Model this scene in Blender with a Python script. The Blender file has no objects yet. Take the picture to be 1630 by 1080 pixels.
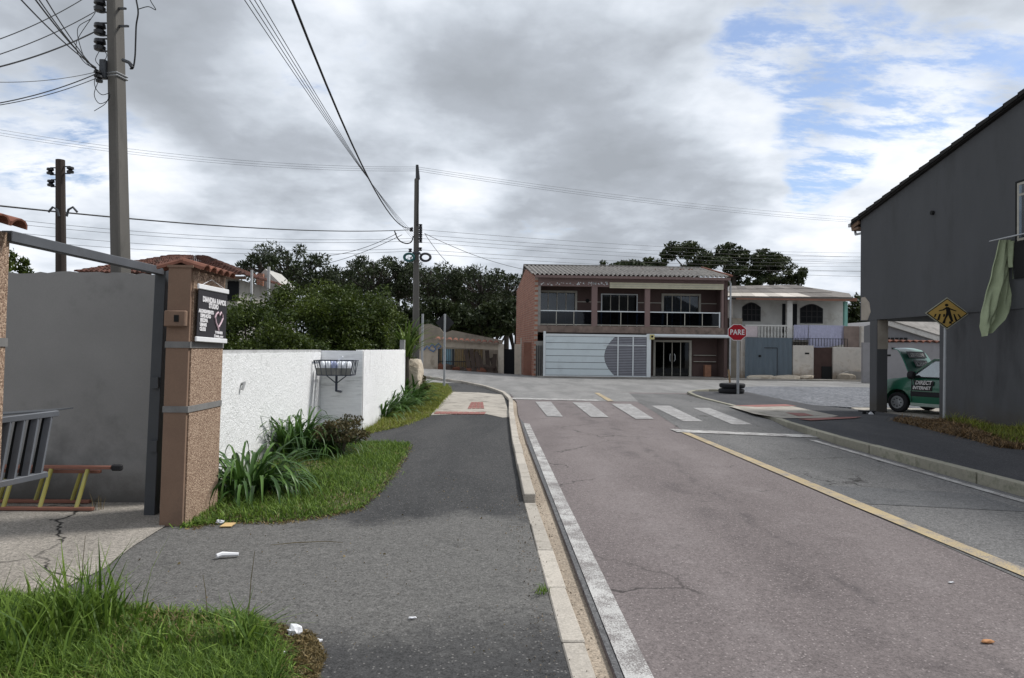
import bpy, bmesh, math, random
import numpy as np
from mathutils import Vector, Matrix, Euler

random.seed(7); RNG = np.random.default_rng(7)
S = bpy.context.scene
COL = S.collection
R = math.radians

# ------------------------------------------------------------ camera
F = 1100.0                                   # focal length in photo pixels (photo is 1630 x 1080)
CAM = np.array([0.0, 0.0, 1.6])
ROLL = R(0.75)
_x0, _y0 = -29.8, -16.4
YAW, PITCH = math.atan2(-_x0, F), math.atan2(-_y0, F)
_f = np.array([math.sin(YAW)*math.cos(PITCH), math.cos(YAW)*math.cos(PITCH), math.sin(PITCH)])
_r0 = np.array([math.cos(YAW), -math.sin(YAW), 0.0]); _u0 = np.cross(_r0, _f)
_r = _r0*math.cos(ROLL) + _u0*math.sin(ROLL)
_u = _u0*math.cos(ROLL) - _r0*math.sin(ROLL)
cd = bpy.data.cameras.new('camera'); cam = bpy.data.objects.new('camera', cd); COL.objects.link(cam)
cd.sensor_width = 36.0; cd.lens = F/1630*36.0; cd.clip_start = 0.05; cd.clip_end = 2000
cam.matrix_world = Matrix(((_r[0], _u[0], -_f[0], CAM[0]), (_r[1], _u[1], -_f[1], CAM[1]), (_r[2], _u[2], -_f[2], CAM[2]), (0, 0, 0, 1)))
S.camera = cam

def ray(px, py):
    return _f + _r*((px-815)/F) + _u*((540-py)/F)
def G(px, py, z=0.0):                        # point on the level z
    d = ray(px, py); t = (z-CAM[2])/d[2]
    p = CAM + d*t; return (float(p[0]), float(p[1]), z)
def P(px, py, Y):                            # point on the plane y = Y
    d = ray(px, py); p = CAM + d*(Y/d[1]); return (float(p[0]), float(p[1]), float(p[2]))
def Q(px, py, X):                            # point on the plane x = X
    d = ray(px, py); p = CAM + d*(X/d[0]); return (float(p[0]), float(p[1]), float(p[2]))
def H(x, y):                                 # the cross street climbs to the left
    def s(t):
        t = min(max(t, 0), 1); return t*t*(3-2*t)
    return 0.36*s((4-x)/9)*s((y-29)/13)

# ------------------------------------------------------------ light, sky, exposure
SUN_EL, SUN_AZ = R(52), R(70)                # azimuth from +Y towards +X
sd = Vector((math.cos(SUN_EL)*math.sin(SUN_AZ), math.cos(SUN_EL)*math.cos(SUN_AZ), math.sin(SUN_EL)))
sl = bpy.data.lights.new('sun', 'SUN'); sl.energy = 2.9; sl.angle = R(11); sl.color = (1.0, 0.985, 0.95)
so = bpy.data.objects.new('sun', sl); COL.objects.link(so)
so.rotation_euler = (-sd).to_track_quat('-Z', 'Y').to_euler()
S.view_settings.view_transform = 'Standard'; S.view_settings.look = 'None'
S.view_settings.exposure = 0.42; S.view_settings.gamma = 1.0; S.view_settings.use_curve_mapping = False

W = bpy.data.worlds.new('World'); S.world = W; W.use_nodes = True
nt = W.node_tree; nt.nodes.clear()
def N(tree, t, **kw):
    n = tree.nodes.new(t)
    for k, v in kw.items(): setattr(n, k, v)
    return n
def math_(tree, op, a, b=None, c=None, clamp=False):
    n = N(tree, 'ShaderNodeMath', operation=op, use_clamp=clamp)
    for i, v in enumerate((a, b, c)):
        if v is None: continue
        if isinstance(v, (int, float)): n.inputs[i].default_value = v
        else: tree.links.new(v, n.inputs[i])
    return n.outputs[0]
def vmath(tree, op, a, b=None):
    n = N(tree, 'ShaderNodeVectorMath', operation=op)
    for i, v in enumerate((a, b)):
        if v is None: continue
        if isinstance(v, (tuple, list)): n.inputs[i].default_value = v
        else: tree.links.new(v, n.inputs[i])
    return n.outputs['Value'] if op in ('DOT_PRODUCT', 'LENGTH') else n.outputs[0]
def smooth(tree, v, a, b, o0=0.0, o1=1.0):
    n = N(tree, 'ShaderNodeMapRange', interpolation_type='SMOOTHSTEP')
    tree.links.new(v, n.inputs[0])
    for i, x in enumerate((a, b, o0, o1)): n.inputs[i+1].default_value = x
    return n.outputs[0]
def ramp(tree, v, stops, interp='LINEAR'):
    n = N(tree, 'ShaderNodeValToRGB'); cr = n.color_ramp; cr.interpolation = interp
    while len(cr.elements) < len(stops): cr.elements.new(0.5)
    for e, (p, c) in zip(cr.elements, stops):
        e.position = p; e.color = (*c, 1) if len(c) == 3 else c
    tree.links.new(v, n.inputs[0]); return n.outputs[0]
def mixc(tree, f, a, b, blend='MIX'):
    n = N(tree, 'ShaderNodeMix', data_type='RGBA', blend_type=blend)
    for i, v in ((0, f), (6, a), (7, b)):
        if isinstance(v, (int, float)): n.inputs[i].default_value = v
        elif isinstance(v, tuple): n.inputs[i].default_value = (*v, 1) if len(v) == 3 else v
        else: tree.links.new(v, n.inputs[i])
    return n.outputs[2]
def noise(tree, vec, scale, detail=4, rough=0.5, dist=0.0, out='Fac', dim='3D'):
    n = N(tree, 'ShaderNodeTexNoise', noise_dimensions=dim); n.inputs['Scale'].default_value = scale
    n.inputs['Detail'].default_value = detail; n.inputs['Roughness'].default_value = rough
    n.inputs['Distortion'].default_value = dist
    if vec is not None: tree.links.new(vec, n.inputs['Vector'])
    return n.outputs[out]

def make_sky():
    t = nt
    sky = N(t, 'ShaderNodeTexSky', sky_type='NISHITA'); sky.sun_disc = False
    sky.sun_elevation = SUN_EL; sky.sun_rotation = SUN_AZ
    sky.air_density = 1.0; sky.dust_density = 0.6; sky.ozone_density = 2.0
    d = N(t, 'ShaderNodeTexCoord').outputs['Generated']
    nrm = vmath(t, 'NORMALIZE', d)
    sep = N(t, 'ShaderNodeSeparateXYZ'); t.links.new(nrm, sep.inputs[0])
    zc = math_(t, 'ADD', math_(t, 'MAXIMUM', sep.outputs[2], 0.0), 0.22)
    comb = N(t, 'ShaderNodeCombineXYZ')
    t.links.new(math_(t, 'DIVIDE', sep.outputs[0], zc), comb.inputs[0])
    t.links.new(math_(t, 'DIVIDE', sep.outputs[1], zc), comb.inputs[1])
    p = comb.outputs[0]                                     # a flat cloud layer overhead
    big = noise(t, p, 1.1, 3, 0.5, 0.3, dim='2D')
    lump = noise(t, p, 2.3, 7, 0.56, 0.0, dim='2D')
    wisp = noise(t, p, 6.0, 5, 0.6, 0.2, dim='2D')
    def spots(lst):
        acc = None
        for px, py, rad, w in lst:
            c = ray(px, py); c = c/np.linalg.norm(c)
            dot = vmath(t, 'DOT_PRODUCT', nrm, tuple(c))
            v = math_(t, 'MULTIPLY', smooth(t, dot, math.cos(R(rad)), 1.0), w)
            acc = v if acc is None else math_(t, 'ADD', acc, v)
        return acc
    # where the layer breaks open to the blue
    hole = spots([(1180, 110, 8, .45), (1300, 150, 10, .55), (1450, 120, 9, .42), (1560, 140, 7, .4), (1310, 240, 5, .45), (1305, 285, 3.5, .4),
                  (60, 225, 6, .34), (200, 240, 5, .25), (700, 205, 9, -.4), (1500, 225, 6.5, -.5), (1230, 250, 4, -.3), (1100, 260, 9, -.45), (1380, 290, 4, -.3), (1560, 20, 6, -.3)])
    h = math_(t, 'ADD', math_(t, 'ADD', hole, math_(t, 'MULTIPLY', math_(t, 'SUBTRACT', lump, 0.5), 1.5)), math_(t, 'MULTIPLY', math_(t, 'SUBTRACT', wisp, 0.5), 0.9))
    h = math_(t, 'ADD', h, math_(t, 'MULTIPLY', math_(t, 'SUBTRACT', big, 0.62), 0.6))
    open_ = smooth(t, h, 0.14, 0.62)
    mpv = N(t, 'ShaderNodeMapping'); mpv.inputs['Scale'].default_value = (1.0, 2.2, 1); mpv.inputs['Rotation'].default_value = (0, 0, 0.5); t.links.new(p, mpv.inputs[0])
    veil = noise(t, mpv.outputs[0], 5.0, 6, 0.66, 0.1, dim='2D')          # thin streaky cloud inside the gaps
    open_ = math_(t, 'MULTIPLY', open_, smooth(t, veil, 0.36, 0.64, 0.95, 0.12))
    # light and dark of the cloud undersides
    sh = spots([(840, 240, 12, -.15), (1020, 300, 9, -.20), (640, 160, 10, -.12), (330, 60, 11, -.18), (120, 60, 10, -.10), (720, 340, 6, .22), (480, 330, 6, .10),
                (1180, 200, 6, .20), (1420, 260, 8, .14), (1280, 340, 7, .16), (1450, 200, 6, .2), (130, 300, 9, .28), (330, 290, 8, .10), (1100, 60, 10, .16), (950, 400, 10, .0), (1290, 410, 6, .05), (430, 380, 8, -.08), (900, 390, 9, -.08), (480, 20, 6, .14)])
    b = math_(t, 'ADD', math_(t, 'ADD', math_(t, 'MULTIPLY', lump, 0.85), math_(t, 'MULTIPLY', big, 0.40)), math_(t, 'MULTIPLY', wisp, 0.20))
    wv = N(t, 'ShaderNodeVectorMath', operation='SCALE'); t.links.new(noise(t, p, 3.0, 4, .6, 0, 'Color', '2D'), wv.inputs[0]); wv.inputs['Scale'].default_value = .35
    vo = N(t, 'ShaderNodeTexVoronoi', feature='F1', voronoi_dimensions='2D'); vo.inputs['Scale'].default_value = 1.7; vo.inputs['Detail'].default_value = 3; vo.inputs['Roughness'].default_value = .45
    t.links.new(vmath(t, 'ADD', p, wv.outputs[0]), vo.inputs['Vector'])
    b = math_(t, 'ADD', b, math_(t, 'MULTIPLY', math_(t, 'SUBTRACT', 0.55, vo.outputs['Distance']), 0.40))       # puffy heads
    b = math_(t, 'ADD', math_(t, 'SUBTRACT', b, 0.12), sh)
    low = smooth(t, sep.outputs[2], 0.0, 0.30, 0.02, 0.0)
    b = math_(t, 'ADD', b, low)
    cl = ramp(t, b, [(0.05, (2.95, 3.2, 3.55)), (0.30, (3.6, 3.9, 4.35)), (0.50, (4.8, 5.2, 5.75)), (0.68, (6.2, 6.6, 7.2)), (0.92, (7.9, 8.1, 8.4))])
    skyb = mixc(t, 1.0, sky.outputs[0], (1.0, 1.02, 1.1, 1), 'MULTIPLY')
    skyb = mixc(t, 0.12, skyb, (5.0, 5.4, 6.0, 1))
    col = mixc(t, open_, cl, skyb)
    bg = N(t, 'ShaderNodeBackground'); bg.inputs[1].default_value = 0.1
    t.links.new(col, bg.inputs[0])
    o = N(t, 'ShaderNodeOutputWorld'); t.links.new(bg.outputs[0], o.inputs[0])
make_sky()
S.cycles.max_bounces = 4; S.cycles.transparent_max_bounces = 10
S.cycles.use_denoising = True

# ------------------------------------------------------------ materials
MATS = {}
def mat(name, col, rough=0.8, var=0.12, scale=3.0, bump=0.0, bscale=40.0, spec=0.3, fine=0.0, fscale=120.0, metal=0.0, splash=None, stain=None, sscale=0.8, samt=0.5, rnd=0.0, stretch=None):
    """procedural paint: base colour, broad variation, fine grain, optional stain colour, relief"""
    if name in MATS: return MATS[name]
    m = bpy.data.materials.new(name); m.use_nodes = True; t = m.node_tree
    b = t.nodes['Principled BSDF']
    b.inputs['Roughness'].default_value = rough; b.inputs['Specular IOR Level'].default_value = spec; b.inputs['Metallic'].default_value = metal
    v = N(t, 'ShaderNodeTexCoord').outputs['Object']
    if stretch:
        mp = N(t, 'ShaderNodeMapping'); mp.inputs['Scale'].default_value = stretch; t.links.new(v, mp.inputs[0]); v2 = mp.outputs[0]
    else: v2 = v
    n1 = noise(t, v2, scale, 5, 0.6)
    k = math_(t, 'ADD', 1.0, math_(t, 'MULTIPLY', math_(t, 'SUBTRACT', n1, 0.5), var*4))
    if fine:
        n2 = noise(t, v, fscale, 2, 0.7)
        k = math_(t, 'MULTIPLY', k, math_(t, 'ADD', 1.0, math_(t, 'MULTIPLY', math_(t, 'SUBTRACT', n2, 0.5), fine*4)))
    if rnd:
        oi = N(t, 'ShaderNodeObjectInfo').outputs['Random']
        k = math_(t, 'MULTIPLY', k, math_(t, 'ADD', 1.0-rnd/2, math_(t, 'MULTIPLY', oi, rnd)))
    c = (*col, 1)
    if stain:
        n3 = noise(t, v2, sscale, 6, 0.65)
        c = mixc(t, math_(t, 'MULTIPLY', smooth(t, n3, 0.5, 0.72), samt), c, (*stain, 1))
    if splash:                                 # dirt thrown up from the ground, with a ragged upper edge
        pz = N(t, 'ShaderNodeNewGeometry').outputs['Position']; sp = N(t, 'ShaderNodeSeparateXYZ'); t.links.new(pz, sp.inputs[0])
        zz = math_(t, 'ADD', sp.outputs[2], math_(t, 'MULTIPLY', math_(t, 'SUBTRACT', noise(t, pz, 2.2, 6, .7), .5), splash[1]*1.6))
        c = mixc(t, math_(t, 'MULTIPLY', smooth(t, zz, splash[1], splash[1]*.15), .75), c, (*splash[0], 1))
    cc = N(t, 'ShaderNodeCombineColor')
    for i in range(3): t.links.new(k, cc.inputs[i])
    out = mixc(t, 1.0, c, cc.outputs[0], 'MULTIPLY')
    t.links.new(out, b.inputs['Base Color'])
    if bump:
        bn = N(t, 'ShaderNodeBump'); bn.inputs['Strength'].default_value = min(1.0, bump*20 if bump < .05 else 1.0); bn.inputs['Distance'].default_value = bump
        t.links.new(noise(t, v, bscale, 4, 0.6), bn.inputs['Height']); t.links.new(bn.outputs[0], b.inputs['Normal'])
    MATS[name] = m; return m

def asphalt(name, c1, c2, agg, cracks=0.0, bump=0.004, zone=None, grain=1.0):
    m = bpy.data.materials.new(name); m.use_nodes = True; t = m.node_tree; b = t.nodes['Principled BSDF']
    b.inputs['Roughness'].default_value = 0.9; b.inputs['Specular IOR Level'].default_value = 0.25
    v = N(t, 'ShaderNodeTexCoord').outputs['Object']
    mp = N(t, 'ShaderNodeMapping'); mp.inputs['Scale'].default_value = (1.0, 0.28, 1); t.links.new(v, mp.inputs[0])
    patch = noise(t, mp.outputs[0], 0.9, 6, 0.62, 0.4)
    c = mixc(t, smooth(t, patch, 0.34, 0.66), (*c1, 1), (*c2, 1))
    if zone: c = zone(t, c)
    blot = noise(t, v, 1.9, 7, 0.7, 0.2)
    c = mixc(t, smooth(t, blot, 0.56, 0.74, 0, 0.55), c, tuple(x*0.62 for x in c1)+(1,))
    g = noise(t, v, 80, 3, 0.8)
    g2 = noise(t, v, 30, 4, 0.8)
    k = math_(t, 'ADD', 1.0, math_(t, 'ADD', math_(t, 'MULTIPLY', math_(t, 'SUBTRACT', g, 0.5), 2.6*grain), math_(t, 'MULTIPLY', math_(t, 'SUBTRACT', g2, 0.5), 2.0*grain)))
    cc = N(t, 'ShaderNodeCombineColor')
    for i in range(3): t.links.new(k, cc.inputs[i])
    c = mixc(t, 1.0, c, cc.outputs[0], 'MULTIPLY')
    vo = N(t, 'ShaderNodeTexVoronoi'); vo.inputs['Scale'].default_value = 55; t.links.new(v, vo.inputs['Vector'])
    sel = N(t, 'ShaderNodeSeparateColor'); t.links.new(vo.outputs['Color'], sel.inputs[0])
    stone = math_(t, 'MULTIPLY', math_(t, 'GREATER_THAN', sel.outputs[0], 0.84), smooth(t, vo.outputs['Distance'], 0.42, 0.2))
    c = mixc(t, math_(t, 'MULTIPLY', stone, 0.75), c, (*agg, 1))
    if cracks:
        w = noise(t, v, 1.3, 4, 0.6, 0, 'Color')
        vv = N(t, 'ShaderNodeVectorMath', operation='ADD'); t.links.new(v, vv.inputs[0])
        sc = N(t, 'ShaderNodeVectorMath', operation='SCALE'); t.links.new(w, sc.inputs[0]); sc.inputs['Scale'].default_value = 0.8
        t.links.new(sc.outputs[0], vv.inputs[1])
        cr = N(t, 'ShaderNodeTexVoronoi', feature='DISTANCE_TO_EDGE'); cr.inputs['Scale'].default_value = 0.42; t.links.new(vv.outputs[0], cr.inputs['Vector'])
        fade = smooth(t, noise(t, v, 0.7, 3), 0.48, 0.6)
        c = mixc(t, math_(t, 'MULTIPLY', math_(t, 'MULTIPLY', smooth(t, cr.outputs['Distance'], 0.009, 0.002), fade), cracks), c, (0.02, 0.018, 0.017, 1))
    t.links.new(c, b.inputs['Base Color'])
    bn = N(t, 'ShaderNodeBump'); bn.inputs['Strength'].default_value = 0.7; bn.inputs['Distance'].default_value = bump
    t.links.new(math_(t, 'ADD', g, g2), bn.inputs['Height']); t.links.new(bn.outputs[0], b.inputs['Normal'])
    MATS[name] = m; return m

def paint(name, col, under, wear):
    """road paint that has worn through to the asphalt in specks"""
    m = bpy.data.materials.new(name); m.use_nodes = True; t = m.node_tree; b = t.nodes['Principled BSDF']
    b.inputs['Roughness'].default_value = 0.75
    v = N(t, 'ShaderNodeTexCoord').outputs['Object']
    n = math_(t, 'ADD', math_(t, 'MULTIPLY', noise(t, v, 110, 4, 0.8), 0.6), math_(t, 'MULTIPLY', noise(t, v, 5, 5, 0.65), 0.4))
    f = smooth(t, n, wear, wear-0.13)
    d = noise(t, v, 2.5, 4, 0.6)
    c = mixc(t, smooth(t, d, 0.3, 0.7, 0.75, 1.0), (0, 0, 0, 1), (*col, 1))
    t.links.new(mixc(t, f, (*under, 1), c), b.inputs['Base Color']); MATS[name] = m; return m

def leafmat(name, dark, light, trans=0.25, rough=0.55):
    m = bpy.data.materials.new(name); m.use_nodes = True; t = m.node_tree; b = t.nodes['Principled BSDF']
    a = N(t, 'ShaderNodeAttribute', attribute_name='tint').outputs['Fac']
    c = ramp(t, a, [(0.0, dark), (0.6, tuple((x+y)/2 for x, y in zip(dark, light))), (1.0, light)])
    t.links.new(c, b.inputs['Base Color']); b.inputs['Roughness'].default_value = rough; b.inputs['Specular IOR Level'].default_value = 0.25
    tr = N(t, 'ShaderNodeBsdfTranslucent'); t.links.new(c, tr.inputs[0])
    mx = N(t, 'ShaderNodeMixShader'); mx.inputs[0].default_value = trans
    t.links.new(b.outputs[0], mx.inputs[1]); t.links.new(tr.outputs[0], mx.inputs[2])
    t.links.new(mx.outputs[0], t.nodes['Material Output'].inputs[0]); MATS[name] = m; return m

def glass(name, tint=(0.55, 0.58, 0.6), refl=0.12):
    m = bpy.data.materials.new(name); m.use_nodes = True; t = m.node_tree; t.nodes.remove(t.nodes['Principled BSDF'])
    tr = N(t, 'ShaderNodeBsdfTransparent'); tr.inputs[0].default_value = (*tint, 1)
    gl = N(t, 'ShaderNodeBsdfGlossy'); gl.inputs['Roughness'].default_value = 0.03; gl.inputs[0].default_value = (0.9, 0.93, 0.95, 1)
    fr = N(t, 'ShaderNodeFresnel'); fr.inputs[0].default_value = 1.5
    mx = N(t, 'ShaderNodeMixShader'); t.links.new(math_(t, 'ADD', fr.outputs[0], refl-0.04, clamp=True), mx.inputs[0])
    t.links.new(tr.outputs[0], mx.inputs[1]); t.links.new(gl.outputs[0], mx.inputs[2])
    t.links.new(mx.outputs[0], t.nodes['Material Output'].inputs[0]); MATS[name] = m; return m

def brickmat(name, c1, c2, mortar, scale, axis='YZ'):
    m = bpy.data.materials.new(name); m.use_nodes = True; t = m.node_tree; b = t.nodes['Principled BSDF']; b.inputs['Roughness'].default_value = 0.9
    v = N(t, 'ShaderNodeTexCoord').outputs['Object']
    sp = N(t, 'ShaderNodeSeparateXYZ'); t.links.new(v, sp.inputs[0]); cb = N(t, 'ShaderNodeCombineXYZ')
    t.links.new(sp.outputs['XYZ'.index(axis[0])], cb.inputs[0]); t.links.new(sp.outputs['XYZ'.index(axis[1])], cb.inputs[1])
    br = N(t, 'ShaderNodeTexBrick'); t.links.new(cb.outputs[0], br.inputs['Vector'])
    br.inputs['Color1'].default_value = (*c1, 1); br.inputs['Color2'].default_value = (*c2, 1); br.inputs['Mortar'].default_value = (*mortar, 1)
    br.inputs['Scale'].default_value = scale; br.inputs['Mortar Size'].default_value = 0.03; br.inputs['Brick Width'].default_value = 0.6; br.inputs['Row Height'].default_value = 0.38
    n = noise(t, v, 1.2, 5, 0.6)
    c = mixc(t, smooth(t, n, 0.45, 0.75, 0, 0.6), br.outputs[0], tuple(x*0.5 for x in c1)+(1,))
    t.links.new(c, b.inputs['Base Color'])
    bn = N(t, 'ShaderNodeBump'); bn.inputs['Distance'].default_value = 0.01; bn.invert = True; t.links.new(br.outputs['Fac'], bn.inputs['Height']); t.links.new(bn.outputs[0], b.inputs['Normal'])
    MATS[name] = m; return m

# ------------------------------------------------------------ mesh helpers
ORG = {}                                     # world origin of every built object
class MB:
    def __init__(s): s.v = []; s.f = []; s.t = None; s.smooth = False
    def add(s, vs, fs):
        o = len(s.v); s.v += [tuple(map(float, p)) for p in vs]; s.f += [tuple(i+o for i in f) for f in fs]; return s
    def box(s, x0, x1, y0, y1, z0, z1):
        return s.add([(x0,y0,z0),(x1,y0,z0),(x1,y1,z0),(x0,y1,z0),(x0,y0,z1),(x1,y0,z1),(x1,y1,z1),(x0,y1,z1)],
                     [(0,3,2,1),(4,5,6,7),(0,1,5,4),(1,2,6,5),(2,3,7,6),(3,0,4,7)])
    def bar(s, a, b, w, h=None, up=(0,0,1)):
        h = w if h is None else h
        a, b = Vector(a), Vector(b); d = (b-a).normalized(); u = Vector(up)
        if abs(d.dot(u)) > 0.98: u = Vector((1, 0, 0))
        sx = d.cross(u).normalized()*w/2; sy = sx.cross(d).normalized()*h/2
        vs = [p+i*sx+j*sy for p in (a, b) for i, j in ((-1,-1),(1,-1),(1,1),(-1,1))]
        return s.add(vs, [(0,1,2,3),(7,6,5,4),(0,4,5,1),(1,5,6,2),(2,6,7,3),(3,7,4,0)])
    def tube(s, pts, r, n=8, caps=True):
        pts = [Vector(p) for p in pts]; rs = r if isinstance(r, (list, tuple)) else [r]*len(pts)
        o = len(s.v); prev = None
        for i, p in enumerate(pts):
            d = (pts[min(i+1, len(pts)-1)]-pts[max(i-1, 0)]).normalized()
            if prev is None:
                u = Vector((0,0,1)) if abs(d.z) < 0.9 else Vector((1,0,0)); prev = d.cross(u).normalized()
            a = (prev-d*prev.dot(d)).normalized(); prev = a; b = d.cross(a)
            for k in range(n):
                an = 2*math.pi*k/n; s.v.append(tuple(p+(a*math.cos(an)+b*math.sin(an))*rs[i]))
        for i in range(len(pts)-1):
            for k in range(n):
                k2 = (k+1) % n; s.f.append((o+i*n+k, o+i*n+k2, o+(i+1)*n+k2, o+(i+1)*n+k))
        if caps:
            s.f.append(tuple(o+k for k in range(n))[::-1]); s.f.append(tuple(o+(len(pts)-1)*n+k for k in range(n)))
        return s
    def lathe(s, prof, c, n=16, ax='z'):
        o = len(s.v)
        for r, h in prof:
            for k in range(n):
                a = 2*math.pi*k/n; x, y = r*math.cos(a), r*math.sin(a)
                s.v.append((c[0]+x, c[1]+y, c[2]+h) if ax == 'z' else ((c[0]+x, c[1]+h, c[2]+y) if ax == 'y' else (c[0]+h, c[1]+x, c[2]+y)))
        for i in range(len(prof)-1):
            for k in range(n):
                k2 = (k+1) % n; s.f.append((o+i*n+k, o+i*n+k2, o+(i+1)*n+k2, o+(i+1)*n+k))
        s.f.append(tuple(o+k for k in range(n))[::-1]); s.f.append(tuple(o+(len(prof)-1)*n+k for k in range(n)))
        return s
    def prism(s, poly, d):                    # polygon of 3-D points pushed along d
        n = len(poly); d = Vector(d); vs = [Vector(p) for p in poly]; vs = vs+[p+d for p in vs]
        return s.add(vs, [tuple(range(n))[::-1], tuple(range(n, 2*n))]+[(i, (i+1) % n, n+(i+1) % n, n+i) for i in range(n)])
    def build(s, name, m, parent=None, kind=None, smooth=False, local=False, bevel=0.0):
        v = np.array(s.v, dtype=float).reshape(-1, 3)
        if parent is not None: org = np.array(ORG[parent.name])
        elif local: org = np.zeros(3)
        else:
            lo, hi = v.min(0), v.max(0); org = np.array([(lo[0]+hi[0])/2, (lo[1]+hi[1])/2, lo[2]])
        me = bpy.data.meshes.new(name); me.from_pydata([tuple(p) for p in v-org], [], s.f)
        if bevel or smooth:
            bm = bmesh.new(); bm.from_mesh(me)
            bmesh.ops.recalc_face_normals(bm, faces=bm.faces)
            if bevel:
                es = [e for e in bm.edges if len(e.link_faces) == 2 and e.calc_face_angle(0) > 0.6]
                bmesh.ops.bevel(bm, geom=es, offset=bevel, segments=1, affect='EDGES', clamp_overlap=True)
            bm.to_mesh(me); bm.free()
        o = bpy.data.objects.new(name, me); COL.objects.link(o)
        if smooth:
            for p in me.polygons: p.use_smooth = True
            me.set_sharp_from_angle(angle=R(40))
        me.materials.append(MATS[m] if isinstance(m, str) else m)
        if parent is not None: o.parent = parent
        else: o.location = org
        ORG[o.name] = tuple(org)
        if kind: o['kind'] = kind
        return o
def thing(name, label, cat, loc=(0,0,0), group=None):
    o = bpy.data.objects.new(name, None); COL.objects.link(o); o.location = loc; o.empty_display_size = 0.2
    o['label'] = label; o['category'] = cat
    if group: o['group'] = group
    ORG[o.name] = tuple(loc); return o
def tag(o, label, cat, group=None):
    o['label'] = label; o['category'] = cat
    if group: o['group'] = group
    return o
def bx(x0, x1, y0, y1, z0, z1): return MB().box(x0, x1, y0, y1, z0, z1)
def raw(name, v, f, m, parent=None, tint=None, kind=None, smooth=False):   # numpy mesh: v (n,3), f (m,k)
    v = np.asarray(v, dtype=np.float32); f = np.asarray(f, dtype=np.int32)
    if parent is not None: org = np.array(ORG[parent.name])
    else:
        lo, hi = v.min(0), v.max(0); org = np.array([(lo[0]+hi[0])/2, (lo[1]+hi[1])/2, lo[2]])
    v = (v-org).astype(np.float32); me = bpy.data.meshes.new(name); k = f.shape[1]
    me.vertices.add(len(v)); me.vertices.foreach_set('co', v.ravel())
    me.loops.add(f.size); me.loops.foreach_set('vertex_index', f.ravel())
    me.polygons.add(len(f)); me.polygons.foreach_set('loop_start', np.arange(0, f.size, k, dtype=np.int32))
    me.update(calc_edges=True); me.validate()
    if tint is not None:
        at = me.attributes.new('tint', 'FLOAT', 'POINT'); at.data.foreach_set('value', np.asarray(tint, dtype=np.float32))
    if smooth: me.polygons.foreach_set('use_smooth', np.ones(len(f), dtype=bool))
    me.materials.append(MATS[m] if isinstance(m, str) else m)
    o = bpy.data.objects.new(name, me); COL.objects.link(o)
    if parent is not None: o.parent = parent
    else: o.location = org
    ORG[o.name] = tuple(org)
    if kind: o['kind'] = kind
    return o
def unit(n, rng=RNG):
    a = rng.normal(size=(n, 3)); return a/np.linalg.norm(a, axis=1, keepdims=True)
def leaves(c, size, aspect=0.45, outward=None, bias=0.5, rng=RNG):
    """kite-shaped leaves at the points c; returns verts, faces and one random tint each"""
    n = len(c); d = unit(n, rng)
    if outward is not None: d = d*(1-bias)+outward*bias; d /= np.linalg.norm(d, axis=1, keepdims=True)+1e-9
    s = np.cross(d, unit(n, rng)); s /= np.linalg.norm(s, axis=1, keepdims=True)+1e-9
    L = (size*(0.6+0.8*rng.random(n)))[:, None]
    nrm = np.cross(d, s)
    v = np.stack([c-d*L*.5, c+s*L*aspect*.5+nrm*L*.06, c+d*L*.5, c-s*L*aspect*.5+nrm*L*.06], 1).reshape(-1, 3)
    f = np.arange(4*n).reshape(n, 4); return v, f, np.repeat(rng.random(n), 4)
def blades(base, h, w, lean=0.35, rng=RNG):
    """bent grass blades, five corners each, as triangles"""
    n = len(base); a = rng.random(n)*2*np.pi; d = np.stack([np.cos(a), np.sin(a), 0*a], 1)
    b = a+rng.normal(size=n)*.5+1.57; s = np.stack([np.cos(b), np.sin(b), 0*b], 1)
    h = (h*(0.55+0.9*rng.random(n)))[:, None]; ln = h*(lean*(0.3+1.4*rng.random(n)))[:, None]; w = (w*(0.7+.6*rng.random(n)))[:, None]
    z = np.array([[0, 0, 1.0]])
    p0 = base; p1 = base+z*h*.55+d*ln*.35; p2 = base+z*h*(1-.25*(ln/h)**2)+d*ln
    v = np.stack([p0-s*w*.5, p0+s*w*.5, p1+s*w*.42, p1-s*w*.42, p2], 1).reshape(-1, 3)
    i = np.arange(n)[:, None]*5
    f = np.concatenate([i+np.array([[0,1,2]]), i+np.array([[0,2,3]]), i+np.array([[3,2,4]])], 0)
    return v, f, np.repeat(rng.random(n), 5)
def in_poly(pts, poly):
    x, y = pts[:, 0], pts[:, 1]; ins = np.zeros(len(pts), bool); n = len(poly)
    for i in range(n):
        x1, y1 = poly[i][:2]; x2, y2 = poly[(i+1) % n][:2]
        c = ((y1 > y) != (y2 > y)) & (x < (x2-x1)*(y-y1)/(y2-y1+1e-12)+x1); ins ^= c
    return ins
def scatter(poly, n, rng=RNG):
    a = np.array([p[:2] for p in poly]); lo, hi = a.min(0), a.max(0); out = np.zeros((0, 2))
    while len(out) < n:
        q = lo+(hi-lo)*rng.random((n*2, 2)); out = np.concatenate([out, q[in_poly(q, poly)]])
    return out[:n]
def slab(name, poly, z, depth, m, parent=None, kind='structure'):
    b = MB(); b.prism([(p[0], p[1], z-depth) for p in poly], (0, 0, depth)); 
    o = b.build(name, m, parent, kind if parent is None else None)
    return o
def sheet(name, poly, z, m, parent=None, kind=None):
    b = MB(); b.add([(p[0], p[1], z) for p in poly], [tuple(range(len(poly)))])
    o = b.build(name, m, parent, kind)
    if o.data.polygons[0].normal.z < 0: o.data.flip_normals()
    return o
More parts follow.
